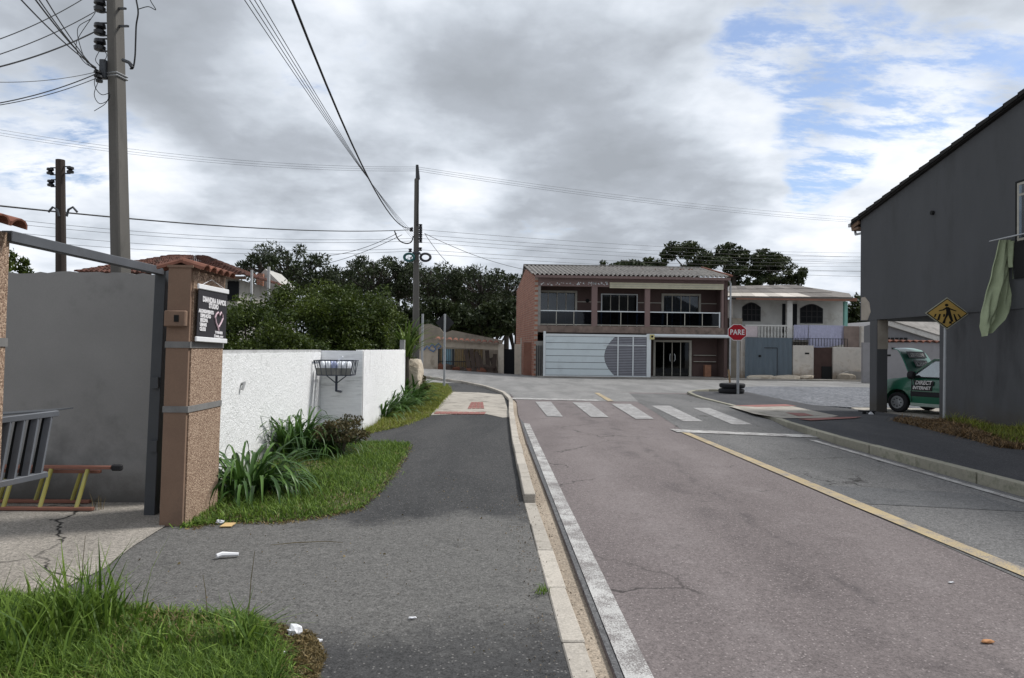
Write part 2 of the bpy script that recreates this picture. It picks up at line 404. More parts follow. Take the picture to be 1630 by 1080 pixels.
def cr(pts, k=6):                            # smooth curve through the points
    p = [Vector(q) for q in pts]; p = [p[0]*2-p[1]]+p+[p[-1]*2-p[-2]]; out = []
    for i in range(1, len(p)-2):
        for j in range(k):
            t = j/k; a, b, c, d = p[i-1], p[i], p[i+1], p[i+2]
            out.append(.5*((2*b)+(c-a)*t+(2*a-5*b+4*c-d)*t*t+(3*b-a-3*c+d)*t**3))
    return out+[p[-2]]
def wire(a, b, sag, r, n=24):
    a, b = Vector(a), Vector(b)
    return MB().tube([a.lerp(b, i/n)-Vector((0, 0, sag*4*(i/n)*(1-i/n))) for i in range(n+1)], r, 5)
def text(s, size, bold=0.0, spacing=1.0):
    cu = bpy.data.curves.new('lettering', 'FONT'); cu.body = s; cu.size = size; cu.offset = bold; cu.align_x = 'CENTER'; cu.align_y = 'CENTER'; cu.space_character = spacing
    cu.resolution_u = 3; cu.extrude = 0.002
    ob = bpy.data.objects.new('lettering', cu); COL.objects.link(ob); bpy.context.view_layer.update()
    me = ob.to_mesh(); v = [tuple(x.co) for x in me.vertices]; f = [tuple(p.vertices) for p in me.polygons]
    ob.to_mesh_clear(); bpy.data.objects.remove(ob); bpy.data.curves.remove(cu); return v, f
def put_text(s, size, origin, ex, ey, name, m, parent, bold=0.0, local=False, spacing=1.0):
    v, f = text(s, size, bold, spacing); o, ex, ey = Vector(origin), Vector(ex), Vector(ey); ez = ex.cross(ey).normalized()
    return MB().add([o+ex*p[0]+ey*p[1]+ez*p[2] for p in v], f).build(name, m, parent)

# ------------------------------------------------------------ palette
def lane_wear(t, c):                          # wheel tracks polished pale, an oil-dark streak between them
    pos = N(t, 'ShaderNodeNewGeometry').outputs['Position']; sp = N(t, 'ShaderNodeSeparateXYZ'); t.links.new(pos, sp.inputs[0])
    x = math_(t, 'ADD', sp.outputs[0], math_(t, 'MULTIPLY', math_(t, 'SUBTRACT', noise(t, pos, .5, 4, .6), .5), .9))
    brk = noise(t, pos, 1.6, 6, .7)
    for cx, w, col, amt in ((1.45, .45, (.19, .165, .162), .6), (3.05, .45, (.19, .165, .162), .6), (2.2, .28, (.085, .072, .072), .75), (2.55, .10, (.06, .052, .053), .7)):
        d = math_(t, 'ABSOLUTE', math_(t, 'SUBTRACT', x, cx))
        f = math_(t, 'MULTIPLY', smooth(t, d, w, 0.0), smooth(t, brk, .42, .66, 0, amt))
        c = mixc(t, f, c, (*col, 1))
    return c
asphalt('asphalt_red', (.128, .108, .106), (.158, .135, .132), (.32, .28, .27), zone=lane_wear, grain=.75, cracks=.7)
asphalt('asphalt_grey', (.095, .093, .092), (.135, .131, .129), (.30, .29, .28), cracks=.9)
asphalt('asphalt_cross', (.15, .147, .143), (.215, .209, .203), (.40, .38, .36))
def older_band(t, c):                         # the strip of older, paler asphalt where the driveway crosses the pavement
    pos = N(t, 'ShaderNodeNewGeometry').outputs['Position']; sp = N(t, 'ShaderNodeSeparateXYZ'); t.links.new(pos, sp.inputs[0])
    y = math_(t, 'ADD', sp.outputs[1], math_(t, 'MULTIPLY', math_(t, 'SUBTRACT', noise(t, pos, 1.3, 6, .65), .5), 1.6))
    y = math_(t, 'ADD', y, math_(t, 'MULTIPLY', sp.outputs[0], -.12))
    f = math_(t, 'MULTIPLY', smooth(t, y, 3.6, 4.25), smooth(t, y, 6.75, 6.2))
    return mixc(t, f, c, (.108, .104, .099, 1))
asphalt('asphalt_walk', (.031, .031, .032), (.050, .049, .049), (.20, .19, .18), bump=.006, zone=older_band)
asphalt('asphalt_drive', (.115, .111, .107), (.155, .149, .142), (.3, .28, .26), cracks=.4, bump=.006)
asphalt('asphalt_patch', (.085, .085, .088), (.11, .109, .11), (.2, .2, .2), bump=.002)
asphalt('asphalt_dark', (.042, .042, .046), (.062, .061, .064), (.15, .14, .14))
asphalt('concrete_yard', (.22, .20, .175), (.31, .28, .245), (.38, .35, .3), cracks=1.0)
asphalt('gutter_sand', (.25, .205, .16), (.36, .30, .235), (.42, .37, .3), bump=.006)
asphalt('gravel', (.145, .15, .165), (.23, .235, .255), (.42, .43, .46), bump=.012, grain=1.3, zone=lambda t, c: mixc(t, smooth(t, noise(t, N(t, 'ShaderNodeNewGeometry').outputs['Position'], 6, 6, .8), .42, .6), tuple(x*.45 for x in (.145, .15, .165))+(1,), c))
asphalt('soil', (.10, .085, .06), (.15, .125, .085), (.2, .17, .12), bump=.01)
asphalt('ground_dust', (.20, .185, .165), (.27, .25, .225), (.3, .28, .26))
paint('paint_white', (.55, .54, .52), (.15, .135, .13), .555)
paint('paint_white_worn', (.52, .51, .50), (.2, .19, .185), .52)
paint('paint_yellow', (.44, .335, .175), (.16, .145, .14), .59)
mat('kerb_stone', (.38, .345, .30), .9, .2, 4, .008, 60, fine=.25, fscale=70, stain=(.16, .145, .12), sscale=4, samt=.9, rnd=.25)
mat('kerb_mossy', (.27, .255, .205), .95, .22, 5, .008, 50, fine=.2, stain=(.11, .115, .08), sscale=5, samt=.85, rnd=.25)
mat('tactile_red', (.24, .105, .09), .85, .2, 6, .003, 30, fine=.2)
mat('pale_paving', (.33, .30, .26), .9, .25, 3, .004, 50, fine=.2, stain=(.13, .12, .105), sscale=2.2, samt=.95)

# ------------------------------------------------------------ ground, streets, pavements
def grid(name, x0, x1, y0, y1, nx, ny, dz, m, kind='structure', mask=None):
    b = MB(); xs = np.linspace(x0, x1, nx+1); ys = np.linspace(y0, y1, ny+1)
    vs = [(x, y, H(x, y)+dz) for y in ys for x in xs]
    b.add(vs, [(j*(nx+1)+i, j*(nx+1)+i+1, (j+1)*(nx+1)+i+1, (j+1)*(nx+1)+i) for j in range(ny) for i in range(nx)])
    return b.build(name, m, None, kind, smooth=True)
grid('ground', -300, 300, -60, 500, 120, 140, -.16, 'ground_dust')
grid('cross_street', -45, 60, 23.5, 42.5, 80, 40, -.012, 'asphalt_cross')

KL = [(.50, -3), (.34, 7.2), (.34, 12), (.40, 17), (.50, 21), (.33, 24.4), (-.40, 28.6), (-1.4, 31.6), (-3.2, 34.2), (-7, 36.2), (-14, 37.6)]
KR = [(6.05, 1, .14), (6.05, 8, .14), (6.08, 12, .14), (6.3, 14.5, .12), (6.7, 16.5, .08), (7.0, 19, .035), (7.1, 21, .03), (7.1, 24, .05), (7.4, 26.4, .09), (8.4, 27.8, .09), (11, 28.4, .06)]
left_edge = [(.632, -8), (.618, 7.2), (.60, 12), (.64, 17), (.74, 21), (.62, 24.6)]
road = slab('road', left_edge[:]+[(1.2, 26.5), (7.6, 26.5)]+[(x-.01, y) for x, y, h in KR[::-1] if y < 26 and y > 7]+[(6.04, -8)], 0.0, .14, 'asphalt_red')
sheet('grey_lane', [(3.80, -8), (3.80, 13.3), (4.3, 18.5), (4.9, 25.8), (7.2, 25.9), (7.07, 24), (7.07, 21), (6.97, 19), (6.67, 16.5), (6.27, 14.5), (6.03, 12), (6.03, -8)], .004, 'asphalt_grey', road)
sheet('crossing_band', [(.75, 22.0), (.62, 25.5), (1.2, 26.4), (5.2, 26.3), (4.6, 21.7)], .0045, 'asphalt_cross', road)
sheet('asphalt_repair', [G(*p, .008)[:2] for p in [(1298, 772), (1470, 781), (1560, 788), (1640, 815), (1500, 808), (1375, 802)]], .008, 'asphalt_patch', road)
# painted markings
def mark(name, pts, m, z=.012): return sheet(name, [G(x, y, z)[:2] for x, y in pts], z, m, road)
sheet('dark_edge_strip', [(.635, -8), (.664, -8), (.659, 8), (.70, 14.9), (.64, 16), (.606, 11), (.621, 7)], .005, 'asphalt_patch', road)  # narrow strip of darker asphalt between the gutter and the white line
sheet('edge_line', [(.665, -3), (.815, -3), (.795, 8), (.80, 14.8), (.675, 14.9), (.66, 8)], .012, 'paint_white', road)
sheet('edge_line', [(5.77, -3), (5.88, -3), (5.88, 8), (5.92, 12.5), (5.81, 12.55), (5.77, 8)], .012, 'paint_white', road)
mark('centre_line', [(1081, 687), (1092, 687), (1359, 795), (1500, 852.5), (1634, 906), (1700, 933), (1700, 950), (1626, 916), (1488, 859), (1347, 800.5)], 'paint_yellow')
mark('stop_line', [(1066, 683), (1098, 684.5), (1200, 689), (1312, 693.2), (1302, 697), (1190, 692.5), (1078, 688)], 'paint_white', .015)
mark('far_stop_line', [(815, 633.2), (900, 635.2), (948, 636.2), (956, 638.6), (900, 637.6), (816, 635.6)], 'paint_white')
mark('far_centre_line', [(946, 625.5), (953, 625.5), (977, 638.5), (968, 639)], 'paint_yellow', .015)
for q in [[(852, 639.5), (877, 639.5), (896, 663.5), (871, 663)], [(911, 640.5), (939, 641), (969, 664.5), (941, 664)], [(973, 643), (1003, 643), (1041, 667), (1012, 667)],
          [(1037, 646), (1066, 646), (1119, 671), (1088, 671)], [(1103, 649.5), (1129, 649.5), (1198, 676), (1166, 676)]]:
    mark('zebra_stripe', q, 'paint_white_worn')
# left gutter and kerb stones
def off(poly, d):
    out = []
    for i, p in enumerate(poly):
        a = poly[max(i-1, 0)]; b = poly[min(i+1, len(poly)-1)]; tx, ty = b[0]-a[0], b[1]-a[1]; l = math.hypot(tx, ty)
        out.append((p[0]+ty/l*d, p[1]-tx/l*d))
    return out
def strip(name, a, b, z, m):
    n = len(a); bb = MB(); zz = (lambda p: H(*p)+z)
    bb.add([(p[0], p[1], zz(p)) for p in a]+[(p[0], p[1], zz(p)) for p in b], [(i, i+n, i+n+1, i+1) for i in range(n-1)])
    return bb.build(name, m, None, 'structure')
gut = strip('gutter', off(KL, .08), off(KL, .33), -.028, 'gutter_sand')
# small gravel and leaf litter lying in the gutter
pts = np.stack([.465+.12*RNG.random(900)**1.6, 2+14*RNG.random(900), np.full(900, -.026)], 1)
v, f, tt = leaves(pts, .013, .7); raw('gutter_litter', v, f, mat('litter_brown', (.16, .13, .10), .95, .3, 30), None, tt, 'stuff')
kerb = bpy.data.objects.new('kerb_left', None); COL.objects.link(kerb); kerb['kind'] = 'structure'; ORG['kerb_left'] = (0, 0, 0)
def resample(poly, step):
    pts = [Vector(p[:2]) for p in poly]; out = [pts[0].copy()]; acc = 0.0
    for a, b in zip(pts, pts[1:]):
        L = (b-a).length; s = step-acc
        while s <= L: out.append(a.lerp(b, s/L)); s += step
        acc = (acc+L) % step
    return out
def stone(name, a, b, w, top, bot, m, parent, gap=.012, jit=.004, side=1):
    a, b = Vector(a), Vector(b); d = (b-a).normalized(); nrm = Vector((d.y, -d.x))*side
    a = a+d*gap/2; b = b-d*gap/2; j = lambda: random.uniform(-jit, jit)
    t0, t1 = (top if isinstance(top, tuple) else (top, top)); dz = j()
    vs = []
    for p, tz in ((a, t0), (b, t1)):
        for k in (0, w): q = p+nrm*k+Vector((j(), j())); vs += [(q.x, q.y, bot), (q.x, q.y, tz+dz)]
    return MB().add(vs, [(0,2,3,1),(4,5,7,6),(0,1,5,4),(2,6,7,3),(1,3,7,5),(0,4,6,2)]).build(name, m, parent, bevel=.008)
for p, q in zip(*(lambda l: (l, l[1:]))(resample([(.435, 1.2), (.34, 7.16)], .851))): stone('kerb_stone', p, q, .125, .022, -.1, 'kerb_stone', kerb, jit=.007)
lk = resample(KL[1:], .95)
for p, q in zip(lk, lk[1:]):
    hz = H((p.x+q.x)/2, (p.y+q.y)/2); stone('kerb_stone', p, q, .12, .10+hz, -.1+hz, 'kerb_stone', kerb)
kerb_r = bpy.data.objects.new('kerb_right', None); COL.objects.link(kerb_r); kerb_r['kind'] = 'structure'; ORG['kerb_right'] = (0, 0, 0)
def hr(y): return float(np.interp(y, [k[1] for k in KR], [k[2] for k in KR]))
rk = resample(KR, 1.25)
for p, q in zip(rk, rk[1:]): stone('kerb_stone', p, q, .13, (hr(p.y), hr(q.y)), -.1, 'kerb_mossy', kerb_r, gap=.018, jit=.006)
# left pavement
walk = slab('sidewalk', [(.54, -6), (.335, 7.2), (.335, 12), (.395, 17), (.495, 21), (.32, 24.4), (-.42, 28.6), (-1.42, 31.6), (-3.2, 34.1), (-6, 34.5), (-6, 14), (-3.3, 12), (-3.3, -6)], .02, .12, 'asphalt_walk')
0 and sheet('driveway', [G(*p, .0245)[:2] for p in [(252, 840), (330, 834), (480, 826), (590, 806), (700, 812), (842, 806), (856, 850), (866, 905), (858, 940), (770, 948), (640, 975), (500, 1000), (420, 1010), (300, 1012), (60, 985)]], .0245, 'asphalt_drive', walk)
sheet('yard', [G(*p, .029)[:2] for p in [(262, 838), (214, 868), (165, 905), (105, 935), (40, 960), (-300, 1060), (-420, 800), (262, 800)]], .029, 'concrete_yard', walk)
sheet('ramp_paving', [G(*p, .028)[:2] for p in [(686, 661), (703, 640), (718, 624), (760, 625), (801, 628.5), (806, 645), (813, 664), (800, 665), (775, 659.5), (740, 659)]], .028, 'pale_paving', walk)
rt = lambda c0, c1, r0, r1, quad: None
def tiles(quad, nx, ny, z, parent):
    a, b, c, d = [Vector(G(*p, z)) for p in quad]
    for i in range(nx):
        for j in range(ny):
            g = .06
            u0, u1, v0, v1 = (i+g)/nx, (i+1-g)/nx, (j+g)/ny, (j+1-g)/ny
            pt = lambda u, v: a.lerp(b, u).lerp(d.lerp(c, u), v)
            MB().prism([pt(u0, v0)-Vector((0,0,.01)), pt(u1, v0)-Vector((0,0,.01)), pt(u1, v1)-Vector((0,0,.01)), pt(u0, v1)-Vector((0,0,.01))], (0, 0, .02)).build('tactile_tile', 'tactile_red', parent)
tiles([(695, 655.5), (774, 656.5), (771, 660), (690, 659.5)], 9, 1, .03, walk)
tiles([(750, 640.5), (769, 640.5), (771, 651), (744, 651)], 4, 4, .03, walk)
# right pavement: asphalt strip, pale ramp, gravel yard
b = MB(); ys = [1, 8, 12, 14.5, 16.5, 19, 21, 24, 26.4]; n = len(ys)
xl = [float(np.interp(y, [k[1] for k in KR], [k[0] for k in KR]))+.12 for y in ys]
b.add([(x, y, hr(y)-.012) for x, y in zip(xl, ys)]+[(10.48 if y < 20 else 9.8, y, max(hr(y)-.012, .016)) for y in ys], [(i, i+n, i+n+1, i+1) for i in range(n-1)])
walk_r = b.build('sidewalk_right', 'asphalt_dark', None, 'structure')
def zr(x, y): return hr(y)-.012+(x-6.5)/4.2*(max(hr(y)-.012, .016)-hr(y)+.012)
def drape(name, pts, dz, m, parent):
    g = [G(x, y, .05) for x, y in pts]; b = MB(); b.add([(p[0], p[1], zr(p[0], p[1])+dz) for p in g], [tuple(range(len(g)))]); return b.build(name, m, parent)
drape('ramp_paving', [(1160, 646), (1215, 645), (1262, 646), (1300, 655), (1335, 664), (1320, 668), (1245, 669), (1200, 660)], .012, 'pale_paving', walk_r)
drape('red_band', [(1166, 645), (1250, 643), (1268, 645.5), (1205, 647.5)], .018, 'tactile_red', walk_r)
drape('red_band', [(1250, 658), (1280, 659), (1296, 664), (1270, 665)], .02, 'tactile_red', walk_r)
drape('red_band', [(1270, 671), (1330, 667), (1372, 666), (1360, 669), (1290, 674)], .018, 'tactile_red', walk_r)
slab('gravel_yard', [(9.0, 26.8), (8.6, 23.0), (9.6, 21.0), (10.6, 20.3), (24, 20.3), (24, 31), (17, 32.6), (12.6, 32.2), (10.2, 30.5)], .012, .1, 'gravel')
slab('carport_floor', [(10.44, 12.0), (24, 12.0), (24, 20.28), (10.65, 20.28), (10.44, 19.6)], .006, .12, 'pale_paving')
slab('far_pavement', [(2.6, 39.6), (24, 39.6), (24, 44), (2.6, 44)], .06, .1, 'ground_dust')

# ------------------------------------------------------------ lawns
leafmat('grass_blade', (.04, .088, .012), (.20, .30, .05), .35)
leafmat('grass_yellow', (.085, .115, .018), (.31, .33, .065), .35)
leafmat('grass_dry', (.08, .065, .03), (.30, .22, .10), .2)
leafmat('strap_leaf', (.02, .055, .012), (.09, .17, .035), .2, .4)
leafmat('hedge_leaf', (.013, .028, .006), (.10, .135, .019), .25, .5)
leafmat('bush_leaf', (.03, .036, .016), (.17, .13, .06), .2, .5)
leafmat('palm_leaf', (.04, .08, .015), (.17, .24, .05), .3, .5)
def lawn(name, poly, n, h, w, m, z=.03, extra=None, soil='soil'):
    o = slab(name, poly, z, .04, soil)
    pts = scatter(poly, n); base = np.concatenate([pts, np.full((n, 1), z-.005)], 1)
    k = np.clip(.45+1.1*(np.sin(pts[:, 0]*3.1+pts[:, 1]*1.7)*np.sin(pts[:, 1]*2.3-pts[:, 0])*.5+.5), .5, 1.4)
    v, f, t = blades(base, h*k, np.full(n, w), .7)
    raw('grass_blades', v, f, m, o, t, 'stuff')
    q = scatter(poly, n//9); v, f, t = blades(np.concatenate([q, np.full((len(q), 1), z-.005)], 1), h*.9, np.full(len(q), w*.8), 1.3); raw('dead_blades', v, f, 'grass_dry', o, t, 'stuff')
    a = np.array([p[:2] for p in poly]); e = RNG.integers(0, len(a), n//12); u = RNG.random((len(e), 1)); r_ = a[e]*(1-u)+a[(e+1) % len(a)]*u+RNG.normal(size=(len(e), 2))*.035
    v, f, t = blades(np.concatenate([r_, np.full((len(r_), 1), .018)], 1), h*.8, np.full(len(r_), w), 1.4); raw('creeping_blades', v, f, m, o, t, 'stuff'); return o
g1 = [G(*p, .03)[:2] for p in [(296, 837), (345, 829), (440, 829), (520, 818), (570, 806), (600, 780), (630, 745), (652, 709), (600, 706), (560, 707)]]+[(-3.13, 12.4), (-3.13, 7.0), (-2.74, 6.95)]
lawn('lawn_near', g1, 26000, .065, .009, 'grass_blade')
g2 = [G(*p, .03)[:2] for p in [(584, 690), (640, 678), (680, 663), (697, 648), (708, 634), (719, 624), (712, 614), (690, 610)]]+[(-3.0, 27), (-2.36, 19.4), (-2.36, 12.9)]
lawn('lawn_far', g2, 26000, .08, .012, 'grass_yellow')
# a rim of dead grass and crumbs where the lawn meets the asphalt
e1 = [(300, 838), (345, 830), (440, 831), (520, 820), (572, 808), (603, 781), (633, 746), (655, 709)]
pp = []
for a, c in zip(e1, e1[1:]):
    for i in range(260):
        u = random.random(); q = G(a[0]+(c[0]-a[0])*u+random.gauss(0, 3), a[1]+(c[1]-a[1])*u+random.gauss(0, 2.5), .026); pp.append(q)
v, f, t = leaves(np.array(pp), .035, .25); raw('dead_grass_rim', v, f, 'grass_dry', None, t, 'stuff')
g3 = [G(*p, .03)[:2] for p in [(-260, 955), (-60, 950), (0, 958), (70, 966), (200, 975), (330, 984), (385, 990), (415, 1012), (436, 1045), (446, 1085), (455, 1300), (-260, 1500)]]
lawn('verge', g3, 46000, .085, .0075, 'grass_blade')
pts = scatter([G(*p, .03)[:2] for p in [(395, 985), (500, 1010), (520, 1050), (500, 1085), (460, 1085), (430, 1020)]], 2600)
v, f, t = leaves(np.concatenate([pts, .026+.02*RNG.random((2600, 1))], 1), .05, .12); raw('dead_grass_mat', v, f, 'grass_dry', None, t, 'stuff')

# ------------------------------------------------------------ plants near by
def straps(c, n, L, w, droop, up=1.0, rng=RNG, spread=.12, seg=7):
    """arching strap leaves from a clump"""
    vs, fs, ts = [], [], []
    for i in range(n):
        a = rng.random()*2*math.pi; el = (0.45+0.75*rng.random())*up; l = L*(.6+.55*rng.random()); ww = w*(.7+.6*rng.random())
        d = Vector((math.cos(a), math.sin(a), 0)); s = Vector((-d.y, d.x, 0))
        p = Vector(c)+d*spread*rng.random()+s*spread*(rng.random()-.5); ang = min(el, 1.5); o = len(vs); tn = rng.random()
        for k in range(seg+1):
            u = k/seg; wd = ww*min(1, .55+u*2)*(1-u**2.5)*.5+.001
            fold = Vector((0, 0, wd*.35))
            vs += [tuple(p-s*wd+fold), tuple(p), tuple(p+s*wd+fold)]; ts += [tn]*3
            p = p+(d*math.cos(ang)+Vector((0,0,1))*math.sin(ang))*(l/seg); ang -= droop*(.5+u)/seg*(.8+.5*rng.random())
        for k in range(seg):
            b = o+k*3; fs += [(b, b+1, b+4, b+3), (b+1, b+2, b+5, b+4)]
    return np.array(vs), np.array(fs), np.array(ts)
def strap_plant(label, px, py, n, L, w, droop, group=None, up=1.0, m='strap_leaf', z=.03, spread=.16):
    c = G(px, py, z); o = thing('strap_leaved_plant', label, 'plant', c, group)
    v, f, t = straps(c, n, L, w, droop, up, spread=spread); raw('leaves', v, f, m, o, t, None, True); return o
strap_plant('large clump of arching strap leaves against the brown pebble-dashed gate pillar', 396, 785, 190, .98, .034, 3.3, up=1.25, spread=.30)
strap_plant('tall dense clump of strap leaves in front of the white wall, behind the pillar clump', 468, 722, 250, 1.02, .030, 2.7, up=1.4, spread=.34)
strap_plant('low strap-leaved clump between the tall clump and the reddish bush', 518, 724, 110, .75, .026, 2.8, up=1.3, spread=.25)
strap_plant('small strap-leaved clump at the near corner of the far white wall', 602, 668, 70, .75, .05, 2.2, up=1.3, spread=.25)
strap_plant('dense low clump between the wall corner clump and the middle of the far bed', 612, 660, 120, .75, .05, 2.2, up=1.25, spread=.4)
strap_plant('dense clump just before the boulder in the far bed', 636, 648, 140, .95, .055, 2.0, up=1.25, spread=.5)
strap_plant('broad-leaved clump in the middle of the bed along the far white wall', 622, 656, 100, .9, .055, 2.0, up=1.3, spread=.35)
strap_plant('broad-leaved clump nearest the pale boulder beside the far white wall', 648, 642, 130, 1.1, .06, 1.9, up=1.3, spread=.5)
def leaf_bush(name, label, cat, base, rad, n, size, m, clumps=40, stems=7, trunk_h=.35, flat=1.0, group=None, seed=1, aspect=.45, stem_r=.012, bark='bark', clip=None):
    rng = np.random.default_rng(seed); o = thing(name, label, cat, base, group); b = np.array(base); rad = np.array(rad)
    c = unit(clumps, rng)*(rng.random((clumps, 1))**.33); c[:, 2] = np.maximum(c[:, 2], -.55); cc = b+np.array([0, 0, trunk_h+rad[2]*.75])+c*rad*.85
    idx = rng.integers(0, clumps, n); dd = unit(n, rng); r = rng.random((n, 1))**.4
    pts = cc[idx]+dd*r*rad*(.28*flat)*(.6+.8*rng.random((clumps, 1))[idx]); pts[:, 2] = np.maximum(pts[:, 2], b[2]+.05)
    if clip is not None: k_ = clip(pts); pts, dd, idx = pts[k_], dd[k_], idx[k_]; n = len(pts)
    v, f, t = leaves(pts, np.full(n, size), aspect, dd, .35, rng)
    ct = rng.random(clumps)[idx]; t = np.clip(.55*t+.45*np.repeat(ct, 4), 0, 1)
    raw('crown', v, f, m, o, t)
    mb = MB()
    for i in range(stems):
        e = cc[rng.integers(0, clumps)]; mid = b+(e-b)*.45+np.array([0, 0, .12*rad[2]])
        mb.tube([tuple(b+np.array([rng.normal()*rad[0]*.06, rng.normal()*rad[1]*.06, -.02])), tuple(mid), tuple(e)], [stem_r*2, stem_r*1.4, stem_r*.5], 5)
    mb.build('trunk', bark, o); return o
mat('bark', (.10, .085, .07), .95, .25, 8, .01, 30, fine=.2)
mat('bark_dark', (.045, .038, .032), .95, .25, 8, .01, 30, fine=.2)
leaf_bush('reddish_bush', 'small twiggy bush with reddish green leaves on the near lawn edge', 'bush', G(545, 728, .03), (.42, .42, .26), 2600, .05, 'bush_leaf', 42, 9, .16, .8, seed=3)
leaf_bush('young_shrub', 'thin leafy shrub in front of the pale boulder at the wall end', 'shrub', G(668, 640, .03), (.3, .4, .42), 900, .08, 'bush_leaf', 26, 6, .15, .7, seed=4)
# foreground tall grass clumps
def tuft(label, px, py, n, h, w, lean, spread, m='grass_blade', group=None):
    c = G(px, py, .03); o = thing('grass_clump', label, 'grass', c, group)
    base = np.array(c)+np.concatenate([RNG.normal(size=(n, 2))*spread, np.zeros((n, 1))], 1)
    v, f, t = blades(base, np.full(n, h), np.full(n, w), lean); raw('blades', v, f, m, o, t, 'stuff'); return o
tuft('tall bright grass clump standing in front of the open driveway gate', 135, 1005, 150, .34, .013, .55, .13)
tuft('spreading grass clump at the bottom left corner of the picture', 40, 1035, 190, .30, .012, .7, .17)
tuft('low grass clump left of the tall bright clump in the verge', 85, 1015, 110, .26, .012, .7, .12)
tuft('leaning grass clump at the right end of the verge near the scrap of white paper', 385, 1035, 90, .21, .012, .8, .05)
tuft('dense low grass tuft in the middle of the verge', 255, 1040, 130, .13, .012, .7, .10)
for lb, px, py, hh, dx in [('thin dry seed stalk rising from the right end of the verge', 395, 990, .40, .03), ('second dry seed stalk leaning left beside the thin stalk', 330, 985, .25, -.03), ('tall dry grass stalk behind the tall bright clump', 128, 965, .42, .02)]:
    c = G(px, py, .03); o = MB().tube([c, (c[0]+dx*.4, c[1], c[2]+hh*.6), (c[0]+dx, c[1], c[2]+hh)], [.003, .0025, .0015], 4).build('grass_stalk', mat('dry_stalk', (.12, .10, .06), .9, .2, 10)); tag(o, lb, 'grass')
tuft('wispy grass seedling growing at the foot of the grey yard wall', 155, 812, 14, .15, .006, .6, .02, 'grass_dry')
tuft('small green tuft in the crack beside the flat kerb stones', 864, 944, 40, .05, .006, 1.0, .02)
leafmat('weed_dry', (.05, .035, .02), (.30, .19, .09), .2)
# dry weeds along the dark house on the right
wp = [G(*p, .12)[:2] for p in [(1420, 668), (1500, 668), (1560, 676), (1640, 690), (1640, 718), (1590, 714), (1530, 697), (1470, 682)]]
for i, (lb, m, n, h, lean) in enumerate([('mat of dry brown weeds along the foot of the dark house wall', 'weed_dry', 9000, .13, 1.5), ('green weeds growing among the dry ones by the dark house wall', 'grass_yellow', 2200, .20, .9)]):
    poly = wp if i == 0 else [G(*p, .12)[:2] for p in [(1500, 672), (1560, 680), (1640, 688), (1640, 714), (1600, 706), (1560, 690)]]
    p2 = scatter(poly, n); cl = np.sin(p2[:, 0]*4.1+1)*np.sin(p2[:, 1]*2.9)*.5+.6
    v, f, t = blades(np.concatenate([p2, np.array([[zr(x, y)] for x, y in p2])], 1), h*np.clip(cl+.25, .3, 1.3), np.full(n, .014), lean)
    o = raw('dry_weeds' if i == 0 else 'green_weeds', v, f, m, None, t, 'stuff'); o['label'] = lb; o['category'] = 'weeds'

# ------------------------------------------------------------ gate pillar and yard on the left
def pebble(name, base, light, dark):
    m = bpy.data.materials.new(name); m.use_nodes = True; t = m.node_tree; b = t.nodes['Principled BSDF']; b.inputs['Roughness'].default_value = .9
    v = N(t, 'ShaderNodeTexCoord').outputs['Object']
    vo = N(t, 'ShaderNodeTexVoronoi'); vo.inputs['Scale'].default_value = 105; t.links.new(v, vo.inputs['Vector'])
    sc = N(t, 'ShaderNodeSeparateColor'); t.links.new(vo.outputs['Color'], sc.inputs[0])
    c = ramp(t, sc.outputs[0], [(0.0, dark), (0.5, base), (1.0, light)])
    c = mixc(t, smooth(t, noise(t, v, 2.2, 5, .6), .5, .75, 0, .4), c, tuple(x*.6 for x in base)+(1,))
    t.links.new(c, b.inputs['Base Color'])
    bn = N(t, 'ShaderNodeBump'); bn.inputs['Distance'].default_value = .006; bn.inputs['Strength'].default_value = .9; bn.invert = True
    t.links.new(vo.outputs['Distance'], bn.inputs['Height']); t.links.new(bn.outputs[0], b.inputs['Normal']); MATS[name] = m
pebble('pebble_dash', (.29, .195, .135), (.50, .37, .27), (.17, .10, .066))
mat('render_brown', (.215, .14, .10), .9, .1, 3, .003, 120, stain=(.13, .09, .07), sscale=2, samt=.6, fine=.1)
mat('band_grey', (.19, .185, .18), .85, .2, 6, .003, 60, stain=(.1, .1, .1), sscale=5, samt=.6)
mat('clay_tile', (.18, .075, .05), .9, .35, 7, .004, 40, stain=(.06, .042, .034), sscale=4, samt=.9, rnd=.4, fine=.1)
mat('steel_dark', (.05, .054, .06), .5, .15, 4, spec=.4)
mat('steel_mid', (.085, .09, .10), .5, .2, 3, stain=(.05, .045, .04), sscale=4, samt=.5)
mat('steel_grey', (.125, .132, .148), .45, .2, 3, .001, 60, spec=.45, stain=(.1, .07, .05), sscale=4, samt=.3)
mat('black_gap', (.012, .012, .012), .9, .1, 3)
PX0, PX1, PY0, PY1, PT = -2.885, -2.69, 6.12, 6.86, 2.28
gp = thing('gate_pillar', 'brown pebble-dashed gate pillar with two grey bands and a clay tile cap', 'pillar', ((PX0+PX1)/2, (PY0+PY1)/2, 0.02))
LEAN = .038/2.3                                # the pillar leans a little to the right
def leanbox(x0, x1, y0, y1, z0, z1):
    b = bx(x0, x1, y0, y1, z0, z1); b.v = [(x+(z-.02)*LEAN, y, z) for x, y, z in b.v]; return b
leanbox(PX0, PX1, PY0, PY1, .0, PT).build('core', 'render_brown', gp)
leanbox(PX1-.01, PX1+.012, PY0+.035, PY1-.0, .0, PT-.02).build('pebble_face', 'pebble_dash', gp)
for z0, z1 in ((1.01, 1.065), (1.575, 1.63)):
    leanbox(PX0-.006, PX1+.019, PY0-.008, PY1+.004, z0, z1).build('band', 'band_grey', gp)
